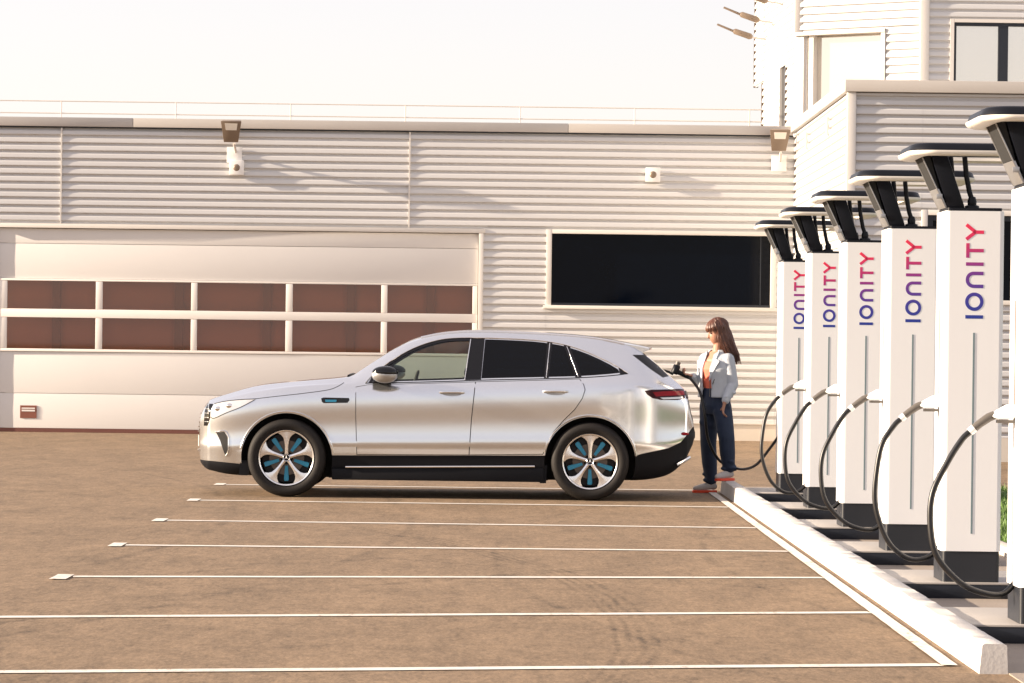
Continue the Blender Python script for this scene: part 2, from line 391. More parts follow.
# ------------------------------------------------------------------ building
FD = 47.5                                    # facade plane
bld = empty('service_building', (0, FD, 0))
tag(bld, 'long cream corrugated metal workshop building with garage door and glazed upper storey', 'building')
PITCH = .1235
PROF = [(0, .0), (.012, .0), (.0185, .031), (.024, .0335), (.034, .0335), (.080, .027), (.110, .006)]      # (height, stand-out) of one rib
def corr(name, a, b, z0, z1, mat='cladding', parent=bld, phase=0.0, out=None):
    """a corrugated sheet from plan point a to b (left to right seen from outside), building coordinates"""
    a, b = Vector((a[0], a[1], 0)), Vector((b[0], b[1], 0)); t = (b-a).normalized(); nrm = Vector((t.y, -t.x, 0))
    pts = []
    k = math.floor((z0-phase)/PITCH)-1
    while True:
        base = phase+k*PITCH
        for (h, o) in PROF:
            z = base+h
            if z0 <= z <= z1: pts.append((z, o))
        k += 1
        if base > z1: break
    pts = [(z0, pts[0][1])] + pts + [(z1, pts[-1][1])] if pts[0][0] > z0+1e-4 else pts
    L = (b-a).length; seg = max(1, int(L/1.2)); mb = MB(); vv = []
    for i in range(seg+1):
        wv = rnd.uniform(-.0018, .0018)
        for (z, o) in pts:
            p = a+(b-a)*i/seg+nrm*(o+wv+.002); vv.append((p.x, p.y, z))
    n = len(pts)
    mb.add(vv, [(i*n+j, (i+1)*n+j, (i+1)*n+j+1, i*n+j+1) for i in range(seg) for j in range(n-1)])
    # returns at the ends and the flat backing
    bb = [a-nrm*.002, b-nrm*.002]
    mb.add([(bb[0].x, bb[0].y, z0), (bb[1].x, bb[1].y, z0), (bb[1].x, bb[1].y, z1), (bb[0].x, bb[0].y, z1)], [(0, 1, 2, 3)])
    return mb.build(name, M[mat], parent, fix=False)
X0, X1 = -10.2, 4.48
for (xa, xb) in ((X0, -7.153), (-7.147, -1.643), (-1.637, X1)): corr('cladding_panel', (xa, 0), (xb, 0), 3.31, 4.82)
MB().box(X0, -8.225, .0, .10, 0, 3.25).build('wall', M['trim'], bld); corr('cladding_panel', (-.46, 0), (.54, 0), .28, 3.31)
corr('cladding_panel', (.54, 0), (4.18, 0), .28, 2.08); corr('cladding_panel', (4.18, 0), (X1, 0), .28, 3.31)
for xj in (-7.15, -1.64): MB().box(xj-.012, xj+.012, -.046, -.001, 3.31, 4.82).build('joint_strip', M['trim'], bld)
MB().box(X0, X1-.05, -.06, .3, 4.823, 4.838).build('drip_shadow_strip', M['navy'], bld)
for (xa, xb) in ((X0, -6.02), (-6.015, .86), (.865, X1-.06)): MB().box(xa, xb, -.085, .45, 4.84, 4.985).build('coping', M['coping'], bld, bevel=.008)
MB().box(-.45, X1, -.02, .05, 0, .277).build('wall_base', M['plinthwall'], bld)
MB().box(-.45, X1, -.045, -.021, .262, .28).build('base_flashing', M['trim'], bld)
MB().box(X0, 14, .35, 12, 0, 4.80).build('wall', M['plinthwall'], bld)
MB().box(X0, X1-.01, .02, .349, 3.30, 4.82).build('lintel_wall', M['plinthwall'], bld)
# garage door
MB().box(-8.25, -.43, -.055, .02, 3.235, 3.305).build('door_head_trim', M['trim'], bld, bevel=.005)
MB().box(-.53, -.455, -.052, .10, 0, 3.233).build('door_jamb', M['trim'], bld, bevel=.005)
MB().box(-8.22, -8.145, -.012, .10, 0, 3.233).build('door_jamb', M['trim'], bld, bevel=.005)
gd = MB().box(-8.14, -.535, .06, .14, .06, 1.30).box(-8.14, -.535, .06, .14, 2.41, 3.23).build('garage_door', M['door'], bld)
gd['label'] = 'wide sectional garage door with two rows of brown panes'
for (z0, z1) in ((.065, .612), (.618, 1.275), (2.435, 2.985), (2.991, 3.225)):
    MB().box(-8.135, -.54, .018, .058, z0, z1).build('door_panel', M['door'], gd, bevel=.004)
MB().box(-8.14, -.535, .02, .1, 0.002, .062).build('bottom_seal', M['seal'], gd)
px = [(-7.985, -6.585), (-6.475, -5.075), (-4.975, -3.575), (-3.465, -2.065), (-1.965, -.62)]
rows = [(1.325, 1.815), (1.955, 2.395)]
zs_ = [1.28, 1.325, 1.815, 1.955, 2.395, 2.43]
for (za, zb) in ((1.28, 1.322), (1.818, 1.952), (2.398, 2.43)):
    MB().box(-8.135, -.54, -.005, .058, za, zb).build('window_rail', M['doorframe'], gd, bevel=.006)
xe = [-8.135] + [v for p in px for v in p] + [-.54]
for i in range(0, len(xe), 2):
    for (za, zb) in rows: MB().box(xe[i]+.002, xe[i+1]-.002, -.003, .058, za-.001, zb+.001).build('window_mullion', M['doorframe'], gd, bevel=.006)
for (xa, xb) in px:
    for (za, zb) in rows: MB().box(xa, xb, .022, .055, za, zb).build('pane', M['doorpane'], gd)
MB().box(-8.14, -.535, .30, .345, 1.25, 2.45).build('hall_back_wall', M['hall'], gd)
MB().box(-8.14, -.535, .145, .298, 1.24, 1.30).build('hall_ledge', M['hall'], gd); MB().box(-8.14, -.535, .145, .298, 2.42, 2.46).build('hall_ceiling', M['hall'], gd)
for xp in (-7.3, -5.35, -3.95, -2.62, -1.35): MB().box(xp, xp+.13, .18, .24, 1.303, 2.418).build('hall_post', M['hallpost'], gd)
pl = MB().box(-7.76, -7.5, .008, .017, .22, .42).build('door_plate', pm('plate_brown', (.24, .085, .055), .5), gd)
MB().box(-7.735, -7.525, .004, .0075, .365, .385).build('plate_line', M['doorframe'], gd); MB().box(-7.735, -7.525, .004, .0075, .325, .352).build('plate_line', M['doorframe'], gd)
# dark workshop window
wf = MB()
wf.box(.54, .625, -.065, .12, 2.08, 3.31); wf.box(4.095, 4.18, -.065, .12, 2.08, 3.31); wf.box(.628, 4.092, -.065, .12, 3.245, 3.31); wf.box(.50, 4.22, -.10, .12, 2.055, 2.11)
wfo = wf.build('window_frame', M['trim'], bld, bevel=.005)
MB().box(.628, 4.092, .04, .07, 2.113, 3.243).build('window_pane', M['darkglass'], wfo)
MB().box(.64, 4.08, -.02, .039, 2.113, 2.15).build('window_sill_rail', M['navy'], wfo)
MB().box(3.93, 3.945, .02, .039, 2.152, 3.24).build('window_bar', M['navy'], wfo)
# right block standing forward
BY = 39.8-FD
corr('cladding_panel', (X1, -.002), (X1, BY+.0), .30, 4.87)
corr('cladding_panel', (X1+.06, BY), (5.42, BY), .32, 4.87)
corr('cladding_panel', (5.42, BY), (9.2, BY), .32, 2.08); corr('cladding_panel', (5.42, BY), (9.2, BY), 3.33, 4.87); corr('cladding_panel', (9.2, BY), (13.5, BY), .32, 4.87)
MB().box(X1-.062, X1+.055, BY-.062, BY+.055, .05, 4.878).build('corner_trim', M['trim'], bld, bevel=.006)
MB().box(X1-.03, X1+.05, BY+.06, -.05, 0, .298).build('wall_base', M['plinthwall'], bld)
MB().box(X1+.06, 13.5, BY-.03, BY+.05, 0, .318).build('wall_base', M['plinthwall'], bld)
MB().box(X1-.10, 13.6, BY-.10, BY+.3, 4.88, 5.04).build('coping', M['coping'], bld, bevel=.008)
MB().box(X1-.10, X1+.3, BY+.305, .1, 4.882, 5.038).build('coping', M['coping'], bld, bevel=.008)
MB().box(X1+.06, 13.4, BY+.07, .34, 0, 4.86).build('wall', M['plinthwall'], bld)
f2 = MB(); f2.box(5.42, 5.50, BY-.06, BY+.06, 2.08, 3.33); f2.box(9.12, 9.2, BY-.06, BY+.06, 2.08, 3.33); f2.box(5.503, 9.117, BY-.06, BY+.06, 3.26, 3.33); f2.box(5.503, 9.117, BY-.06, BY+.06, 2.08, 2.14)
f2o = f2.build('window_frame', M['trim'], bld, bevel=.005)
MB().box(5.503, 9.117, BY+.005, BY+.035, 2.143, 3.257).build('window_pane', M['darkglass'], f2o)
for xx in (5.503, 6.65, 7.9): MB().box(xx, xx+.07, BY-.03, BY+.003, 2.143, 3.257).build('window_bar', M['navy'], f2o)
MB().box(5.576, 9.1, BY-.028, BY+.003, 3.19, 3.255).build('window_bar', M['navy'], f2o)
# little brackets under the block's side coping
for yy in (-2.2, -5.2): MB().box(X1-.075, X1-.045, yy-.05, yy+.05, 4.48, 4.74).build('bracket', M['trim'], bld)
# tower on the roof (plan points, building coordinates)
T0, T1, T2, T3 = (4.24, 5.2), (4.54, .5), (6.40, -.6), (13.0, -.6)
zt0, zt1 = 4.6, 8.2
corr('cladding_panel', T0, (4.30, 4.2), 6.05, zt1); corr('cladding_panel', (4.305, 4.2), (4.43, 2.25), zt0, zt1)
corr('cladding_panel', (4.43, 2.25), (4.47, 1.62), 6.12, zt1); corr('cladding_panel', (4.47, 1.62), T1, zt0, zt1)
# facet T1-T2: reveal with a tall window, cladding round it
d12 = (Vector(T2)-Vector(T1)); L12 = d12.length; u12 = d12/L12; n12 = Vector((u12.y, -u12.x))
def q12(s): return tuple(Vector(T1)+u12*s)
corr('cladding_panel', T1, T2, 6.53, zt1)
corr('cladding_panel', q12(1.52), T2, zt0, 6.53)
def slab12(name, s0, s1, o0, o1, z0, z1, mat, parent=bld):
    ps = [Vector(T1)+u12*s0+n12*o0, Vector(T1)+u12*s1+n12*o0, Vector(T1)+u12*s1+n12*o1, Vector(T1)+u12*s0+n12*o1]
    return MB().prism([tuple(p) for p in ps], z0, z1, 'z').build(name, M[mat], parent)
slab12('window_soffit', -.06, 1.52, -.30, .07, 6.47, 6.528, 'coping')
twf = slab12('window_frame', .18, .26, -.28, .0, zt0, 6.468, 'trim')
slab12('window_frame', 1.45, 1.515, -.28, .05, zt0, 6.468, 'trim')
slab12('window_reveal', -.04, .10, -.28, .02, zt0, 6.468, 'trim')
slab12('window_frame', .10, .14, -.26, -.02, zt0, 6.468, 'door')
slab12('window_pane', .262, 1.448, -.20, -.16, zt0, 6.466, 'mirrorglass', twf)
slab12('wall', .0, 1.80, -.6, -.30, zt0, 8.15, 'trim')
MB().box(4.44, 4.49, 1.64, 2.24, zt0, 6.12).build('slit_window', M['darkglass'], bld)
MB().box(4.40, 4.48, 2.235, 2.262, zt0, 6.14).build('slit_reveal', M['trim'], bld)
MB().box(T2[0]-.07, T2[0]+.07, T2[1]-.065, T2[1]+.06, zt0, zt1).build('corner_trim', M['trim'], bld, bevel=.006)
MB().box(T1[0]-.07, T1[0]+.05, T1[1]-.05, T1[1]+.07, 6.53, zt1).build('corner_trim', M['trim'], bld, bevel=.006)
corr('cladding_panel', (T2[0]+.075, T2[1]), (6.80, T2[1]), zt0, zt1); corr('cladding_panel', (6.80, T2[1]), (12, T2[1]), 6.66, zt1)
tw = MB(); tw.box(6.80, 6.86, T2[1]-.05, T2[1]+.1, zt0, 6.655); tw.box(6.863, 12, T2[1]-.05, T2[1]+.1, 6.6, 6.655)
two = tw.build('window_frame', M['trim'], bld)
nf = MB(); nf.box(6.863, 6.90, T2[1]-.02, T2[1]+.08, zt0, 6.598); nf.box(6.902, 12, T2[1]-.02, T2[1]+.08, 6.55, 6.598)
nf.build('window_casement', M['navy'], two)
for xx in (7.56, 9.0, 10.4): MB().box(xx, xx+.15, T2[1]-.018, T2[1]+.08, zt0, 6.548).build('window_bar', M['navy'], two)
for (xa, xb) in ((6.903, 7.557), (7.713, 8.997), (9.153, 10.397), (10.553, 12)): MB().box(xa, xb, T2[1]+.02, T2[1]+.05, zt0, 6.547).build('window_pane', M['mirrorglass'], two)
MB().prism([(4.36, 5.1), (4.65, .75), (6.2, -.1), (6.45, -.5), (12.9, -.5), (12.9, 6)], 4.82, zt1-.02, 'z').build('tower_wall', M['trim'], bld)
M['closure'] = pm('rib_closure_dark', (.07, .045, .03), .7)
for (xx, ya, yb, z0, z1) in ((4.225, 5.2, 5.26, 6.05, zt1), (4.285, 4.2, 4.26, zt0, 6.04), (4.455, 1.60, 1.625, zt0, 6.12)):
    MB().box(xx-.02, xx+.06, ya, yb, z0, z1).build('rib_closure', M['closure'], bld)
MB().box(X1-.022, X1+.04, -.050, -.024, .30, 4.82).build('rib_closure', M['closure'], bld)
# lamps and boxes fixed to the facade
def floodlight(px_, z, label):
    t = empty('floodlight', (px_, FD-.05, z)); tag(t, label, 'floodlight')
    MB().box(-.10, .14, -.012, -.001, -.47, -.22).build('mounting_plate', M['white'], t, bevel=.004)
    MB().tube([(.04, -.01, -.30), (.04, -.10, -.27), (.03, -.20, -.18)], .022, 8).build('arm', M['rail'], t, smooth=60)
    hb = MB().add([(-.125, -.30, -.17), (.105, -.30, -.17), (.165, -.44, .155), (-.165, -.44, .155), (-.10, -.19, -.12), (.08, -.19, -.12), (.14, -.33, .18), (-.14, -.33, .18)],
                  [(0, 1, 2, 3), (5, 4, 7, 6), (1, 0, 4, 5), (3, 2, 6, 7), (0, 3, 7, 4), (2, 1, 5, 6)]).build('housing', M['lamp'], t, bevel=.012)
    MB().add([(-.085, -.393, .015), (.085, -.393, .015), (.10, -.434, .115), (-.10, -.434, .115), (-.085, -.38, .02), (.085, -.38, .02), (.10, -.42, .12), (-.10, -.42, .12)],
             [(0, 1, 2, 3), (5, 4, 7, 6), (1, 0, 4, 5), (3, 2, 6, 7), (0, 3, 7, 4), (2, 1, 5, 6)]).build('lens', M['lens'], hb)
floodlight(-4.43, 4.77, 'brown floodlight on the coping above the garage door'); floodlight(4.18, 4.74, 'brown floodlight beside the forward block')
def eyebox(px_, z, label, k=.115):
    t = empty('wall_sensor', (px_, FD-.05, z)); tag(t, label, 'sensor')
    MB().box(-k, k, -.07, 0, -k, k).build('housing', M['white'], t, bevel=.01)
    MB().lathe([(.0001, -.095), (.035, -.092), (.055, -.071), (.055, -.06)], 'y', 20).build('lens', M['lamp'], t, smooth=40)
eyebox(-4.37, 4.22, 'small white square sensor box below the floodlight over the garage door')
eyebox(2.21, 4.19, 'small white square sensor box above the dark window')
# arm lamps on the tower's side wall
for (yy, z, lb) in ((3.9, 6.80, 'lowest arm lamp sticking out from the upper storey'), (3.1, 7.00, 'middle arm lamp sticking out from the upper storey'), (2.2, 7.22, 'topmost arm lamp sticking out from the upper storey')):
    t = empty('arm_lamp', (4.19+(3.9-yy)*.065, FD+yy, z)); tag(t, lb, 'lamp', 'arm lamps on the upper storey')
    MB().tube([(.14, 0, -.04), (-.16, 0, 0)], .014, 8).build('bracket', M['rail'], t)
    MB().tube([(-.12, 0, 0), (-.16, 0, .01), (-.42, 0, .095), (-.45, 0, .10)], [.03, .055, .05, .03], 10).build('housing', M['lamp'], t, smooth=50)
    MB().prism([(-.44, .075), (-.44, .115), (-.72, .225), (-.735, .20)], -.03, .03, 'y').build('lens', M['lamp'], t, bevel=.006)
# roof railing
rl = empty('roof_railing', (0, FD+2.2, 4.8)); tag(rl, 'thin pale roof railing along the flat workshop roof', 'railing')
for z in (.42, .62): MB().tube([(-10.2, 0, z), (4.1, 0, z)], .011, 6).build('rail', M['rail'], rl)
for i in range(8): MB().tube([(-9.4+i*1.9, 0, 0), (-9.4+i*1.9, 0, .62)], .012, 6).build('post', M['rail'], rl)

# ------------------------------------------------------------------ chargers
def rrect(hx, hy, r, n=5):
    out = []
    for (cx, cy, a0) in ((hx-r, hy-r, 0), (-hx+r, hy-r, 90), (-hx+r, -hy+r, 180), (hx-r, -hy+r, 270)):
        for k in range(n+1):
            a = R(a0+90*k/n); out.append((cx+r*math.cos(a), cy+r*math.sin(a)))
    return out
def ring_mesh(profile, hx, hy, r, n=8):
    """sweep a closed (offset, z) profile round a rounded rectangle"""
    mb = MB(); vv = []; P = len(profile); cnt = 4*(n+1)
    for (o, z) in profile:
        pass
    for (cx, cy, a0) in ((hx-r, hy-r, 0), (-hx+r, hy-r, 90), (-hx+r, -hy+r, 180), (hx-r, -hy+r, 270)):
        for k in range(n+1):
            a = R(a0+90*k/n)
            for (o, z) in profile: vv.append((cx+(r+o)*math.cos(a), cy+(r+o)*math.sin(a), z))
    ff = [(i*P+j, i*P+(j+1) % P, ((i+1) % cnt)*P+(j+1) % P, ((i+1) % cnt)*P+j) for i in range(cnt) for j in range(P)]
    return mb.add(vv, ff)
HX, HY = .174, .195
def stroke(mb, pts, wd, y, closed=False, depth=.0008):
    """flat stroke in the x-z plane along 2-D points"""
    pts = [Vector(p) for p in pts]; n = len(pts); L, Rr = [], []
    for i, p in enumerate(pts):
        a = pts[i-1] if (i > 0 or closed) else p; b = pts[(i+1) % n] if (i < n-1 or closed) else p
        t = (b-a).normalized(); q = Vector((-t.y, t.x))*wd/2; L.append(p+q); Rr.append(p-q)
    vv = [(p.x, y, p.y) for p in L]+[(p.x, y, p.y) for p in Rr]+[(p.x, y+depth, p.y) for p in L]+[(p.x, y+depth, p.y) for p in Rr]
    ff = []
    for i in range(n if closed else n-1):
        j = (i+1) % n
        ff += [(i, j, n+j, n+i), (2*n+i, 3*n+i, 3*n+j, 2*n+j), (i, 2*n+i, 2*n+j, j), (n+i, n+j, 3*n+j, 3*n+i)]
    if not closed: ff += [(0, n, 3*n, 2*n), (n-1, 3*n-1, 4*n-1, 2*n-1)]
    mb.add(vv, ff)
def make_charger():
    t = empty('charging_station')
    MB().prism(rrect(HX-.006, HY-.006, .02), 0, .178, 'z').build('base', M['chargerbase'], t, smooth=8)
    sh = MB().prism(rrect(HX, HY, .026), .181, 2.185, 'z').build('shell', M['charger'], t, smooth=8)
    MB().prism(rrect(HX-.012, HY-.012, .02), 2.187, 2.204, 'z').build('top_cap', M['headblack'], t, smooth=8)
    yf = -HY
    # raised front panel in two halves leaves the thin groove between them below the lettering
    MB().box(-.0055, .0055, yf-.0015, yf+.004, .285, 1.468).build('front_groove', M['groove'], sh)
    MB().box(-HX-.002, -HX+.01, -.014, .014, 1.03, 1.62).build('cable_slot', M['slot'], sh, bevel=.003)
    cap, sw, y = .104, .0205, yf-.0010
    def z(zy): return 2.250-.001206*zy
    def letter(*strokes):
        mb = MB()
        for (pts, cl) in strokes: stroke(mb, pts, sw, y, cl)
        mb.build('letter', M['letters'], sh)
    h = cap/2
    letter(([(h, z(571)), (-h, z(571))], False))
    rr = .044
    letter(([(rr*math.cos(2*math.pi*k/40), z(497)+rr*math.sin(2*math.pi*k/40)) for k in range(40)], True))
    hw = .038; rad = .036
    arc = [(h, z(390)-hw)]+[(-h+rad+.01-rad*math.sin(R(a)), z(390)-(hw-rad)-rad*math.cos(R(a))) for a in range(0, 91, 10)]
    arc2 = [(x, 2*z(390)-zz) for (x, zz) in arc[::-1]]
    letter((arc+arc2, False))
    letter(([(h, z(313)), (-h, z(313))], False))
    letter(([(-h+sw/2, z(247)-.043), (-h+sw/2, z(247)+.043)], False), ([(-h+sw, z(247)), (h, z(247))], False))
    letter(([(-h, z(157)-.043), (0.002, z(157)+.000)], False), ([(-h, z(157)+.043), (.002, z(157))], False), ([(-.008, z(157)), (h, z(157))], False))
    # halo head
    zr = 2.50
    ring = ring_mesh([(0, zr+.032), (-.014, zr+.066), (-.035, zr+.075), (-.105, zr+.075), (-.115, zr+.033)], .40, .36, .15).build('halo_cover', M['headblack'], t, smooth=50)
    ring_mesh([(.006, zr+.030), (0, zr+.030), (-.112, zr+.030), (-.112, zr+.008), (-.085, zr+.002), (-.025, zr), (-.002, zr+.008), (.006, zr+.020)], .40, .36, .15).build('halo_light', M['diffuser'], ring, smooth=50)
    # leaning neck: dark front cheek, grey frame with an opening on the parking side
    a0, a1, b0, b1 = -.170, -.058, -.325, -.165
    nk = MB(); nk.prism([(a0+.013, 2.2045), (a1+.005, 2.2045), (b1, zr+.03), (b0+.058, zr+.03)], -.15, .15, 'y'); neck = nk.build('neck', M['headblack'], t, bevel=.012)
    MB().prism([(a0-.055, 2.318), (a0-.038, 2.318), (b0+.056, zr+.028), (b0+.006, zr+.028)], -.140, .140, 'y').build('neck_recess', M['well'], neck)
    fr = MB()
    for (ya, yb) in ((-.148, -.141), (.141, .148)):
        fr.prism([(a0-.002, 2.2045), (a0+.006, 2.2045), (b0+.006, zr+.028), (b0-.002, zr+.028)], ya, yb, 'y')
    fr.prism([(a0, 2.2045), (a0+.012, 2.2045), (a0-.038, 2.316), (a0-.056, 2.316)], -.139, .139, 'y')
    fr.build('neck_frame', M['headgrey'], neck, bevel=.002)
    MB().box(a0-.055, a0-.02, -.158, -.151, 2.255, 2.285).build('latch', M['headgrey'], neck, bevel=.003)
    # cable guides between the halo and the pillar
    for (yy, dx) in ((-.10, 0), (.12, -.05)):
        g = MB().tube([(-.055+dx, yy, zr+.03), (-.042+dx, yy, 2.40), (-.022+dx, yy, 2.30), (-.008+dx, yy, 2.26)], .016, 10).build('cable_guide', M['headblack'], t, smooth=60)
        MB().lathe([(.001, 2.275), (.020, 2.272), (.028, 2.245), (.026, 2.225), (.042, 2.218), (.044, 2.2045)], 'z', 16, (-.006+dx, yy, 0)).build('cable_boot', M['headblack'], g, smooth=50)
    return t
def holster(t):
    """white wedge, grip and the hanging cable loop"""
    x = -HX
    h = MB().prism([(x-.001, 1.095), (x-.001, 1.02), (x-.085, 1.015), (x-.118, 1.03), (x-.092, 1.06), (x-.04, 1.09)], -.035, .035, 'y').build('holster', M['charger'], t, bevel=.012)
    MB().box(x-.088, x-.002, -.030, .030, .998, 1.013).build('holster_lip', M['grip'], h)
    MB().tube([(x-.10, 0, 1.038), (x-.13, 0, 1.025), (x-.175, 0, .993), (x-.20, 0, .972)], [.022, .023, .021, .021], 12).build('grip', M['grip'], h, smooth=50)
    MB().tube([(x-.203, 0, .969), (x-.226, 0, .949)], .021, 12).build('collar', M['charger'], h, smooth=50)
    sway = rnd.uniform(-.02, .03)
    path = [(x-.226, 0, .949), (x-.265, 0, .91), (x-.335, -.01, .80), (x-.385-sway, -.02, .64), (x-.395-sway, -.03, .47), (x-.36-sway, -.04, .32), (x-.275, -.05, .195), (x-.165, -.05, .13+sway*.5), (x-.055, -.03, .135), (x+.02, -.0, .20), (x+.03, .0, .23)]
    MB().tube(catmull(path, 7), .0155, 12).build('charging_cable', M['cable'], t, smooth=60)
pos = {}
proto = make_charger()
names = ['farthest white charging station, its cable held by the woman', 'second white charging station from the woman', 'third white charging station from the woman',
         'fourth white charging station from the woman', 'last white charging station shown whole, next to the right edge', 'nearest white charging station, cut off by the right edge of the picture']
for i in range(6):
    d = 28.40-2.685*i
    c = proto if i == 0 else copy_tree(proto)
    c.location = (2.55+HX, d+HY, .1)
    tag(c, names[i], 'charging station', 'row of charging stations behind the kerb')
    pos[i] = c
    pt = empty('charger_plinth', (0, d, 0))
    tag(pt, ['black plinth under the farthest charging station', 'black plinth under the second charging station from the woman', 'black plinth under the third charging station from the woman',
             'black plinth under the fourth charging station from the woman', 'black plinth under the last fully visible charging station', 'black plinth under the charging station at the right edge'][i], 'plinth', 'plinths under the charging stations')
    MB().box(2.29, 3.30, -.045, .95, .004, .088).build('plinth_body', M['plinth'], pt, bevel=.004)
    MB().box(2.285, 3.305, -.05, .955, .0885, .0995).build('plinth_plate', M['plinthtop'], pt, bevel=.002)
for i in range(1, 6): holster(pos[i])

# ------------------------------------------------------------------ car
CARX, CARY = -2.112, 29.31
car = empty('parked_car', (CARX, CARY, 0))
tag(car, 'silver electric SUV parked side-on in the stall with blue wheel accents', 'car')
ztop = pchip([(-.884, .56), (-.877, .66), (-.862, .745), (-.842, .805), (-.81, .866), (-.753, .916), (-.58, .975), (-.3, 1.055), (.128, 1.104), (.45, 1.135), (.586, 1.158), (.70, 1.235), (.837, 1.330), (1.0, 1.432), (1.151, 1.508), (1.32, 1.560), (1.516, 1.594),
              (1.82, 1.612), (2.28, 1.602), (2.7, 1.580), (3.02, 1.547), (3.25, 1.500), (3.36, 1.448), (3.50, 1.330), (3.647, 1.192), (3.75, 1.105), (3.80, 1.055), (3.815, .98), (3.845, .86), (3.875, .74), (3.890, .65)])
zbot = pchip([(-.884, .46), (-.877, .40), (-.865, .34), (-.84, .285), (-.78, .24), (-.5, .19), (0, .18), (2.9, .18), (3.35, .185), (3.60, .225), (3.70, .275), (3.80, .40), (3.865, .53), (3.890, .60)])
halfw = pchip([(-.884, .34), (-.875, .47), (-.855, .60), (-.82, .69), (-.75, .775), (-.65, .835), (-.5, .885), (-.3, .917), (0, .934), (.6, .938), (2.0, .942), (2.9, .941), (3.2, .925), (3.45, .885), (3.62, .835), (3.73, .78), (3.80, .725), (3.85, .65), (3.89, .50)])
zbelt = pchip([(-.884, .545), (-.877, .64), (-.862, .715), (-.842, .77), (-.81, .825), (-.753, .868), (-.58, .915), (-.3, .985), (.128, 1.045), (.5, 1.068), (.75, 1.078), (1.44, 1.105), (1.86, 1.125), (2.44, 1.145), (3.0, 1.17), (3.25, 1.175), (3.45, 1.15), (3.647, 1.09), (3.75, 1.04), (3.80, 1.0), (3.815, .93), (3.845, .815), (3.875, .705), (3.890, .64)])
wroof = pchip([(-.884, .22), (-.82, .50), (-.6, .60), (.2, .66), (.586, .70), (.837, .675), (1.151, .64), (1.5, .615), (1.9, .605), (2.7, .59), (3.2, .565), (3.4, .57), (3.65, .60), (3.8, .58), (3.89, .38)])
LOW = [(0.0, .0), (.0, .78), (.035, .885), (.11, .945), (.212, .966), (.30, .986), (.375, 1.0), (.47, .9885), (.60, .985), (.74, .991), (.86, .987), (.945, .966), (1.0, .925)]
def ridge_t(x): return 0
def half_section(x, inset=0., zb_over=None):
    zb, zt, zl, hw, wr = zbot(x), ztop(x), zbelt(x), halfw(x), wroof(x)
    pts = []
    for (t, k) in LOW: pts.append((hw*k, zb+(zl-zb)*t))
    g = zt-zl; cabin = max(0, min(1, (g-.10)/.25))
    zr = zl+g*(.80+.08*cabin)
    y0, y1 = hw*.925, min(wr, hw*.86)
    bow = .022*cabin
    for s in (.33, .66): pts.append((y0+(y1+.03-y0)*s+bow*math.sin(math.pi*s), zl+(zr-zl)*s))
    pts.append((y1+.03, zr)); pts.append((y1-.035, zr+(zt-zr)*.52)); pts.append((y1*.68, zr+(zt-zr)*.82)); pts.append((y1*.35, zr+(zt-zr)*.965)); pts.append((0, zt))
    return pts
def dense_section(x):
    return [(v.x, v.y) for v in catmull([(a, b, 0) for a, b in half_section(x)], 5)]
def loft(sections, xs_):
    mb = MB(); P = len(sections[0]); ring = []
    vv = []
    for x, s in zip(xs_, sections):
        full = [(x, -y, z) for (y, z) in s]+[(x, y, z) for (y, z) in s[::-1][1:-1]]
        vv += full; Q = len(full)
    ff = [(i*Q+k, i*Q+(k+1) % Q, (i+1)*Q+(k+1) % Q, (i+1)*Q+k) for i in range(len(xs_)-1) for k in range(Q)]
    ff += [tuple(range(Q-1, -1, -1)), tuple((len(xs_)-1)*Q+k for k in range(Q))]
    return mb.add(vv, ff)
st = []
x = -.884
while x < 3.89:
    st.append(x); e = min(x+.884, 3.89-x); x += .004 if e < .03 else (.010 if e < .12 else .03)
st.append(3.89)
body_mb = loft([dense_section(x) for x in st], st)
bodymesh = body_mb.mesh('body_raw', True)
_b = bmesh.new(); _b.from_mesh(bodymesh)
for (lo, hi, it) in ((3.0, 9, 14), (-9, -.25, 10)):
    vv_ = [v for v in _b.verts if lo < v.co.x < hi]
    for _ in range(it): bmesh.ops.smooth_vert(_b, verts=vv_, factor=.5, use_axis_x=False, use_axis_y=True, use_axis_z=True)
_b.to_mesh(bodymesh); BVH = BVHTree.FromBMesh(_b); _b.free()
def hit(p, d):
    h_ = BVH.ray_cast(Vector(p), Vector(d)); return h_[0], h_[1]
def on_side(x, z, side=-1):
    p, n = hit((x, side*2, z), (0, -side, 0))
    if p is None:
        q = BVH.find_nearest(Vector((x, side*.9, z))); p, n = q[0], q[1]
    return p, n
def on_top(x, y):
    p, n = hit((x, y, 3), (0, 0, -1)); return (p, n) if p else BVH.find_nearest(Vector((x, y, 1.2)))[:2]
def on_front(y, z, s=1):
    p, n = hit((-3 if s > 0 else 6, y, z), (s, 0, 0))
    return (p, n) if p else BVH.find_nearest(Vector((-.88 if s > 0 else 3.89, y, z)))[:2]
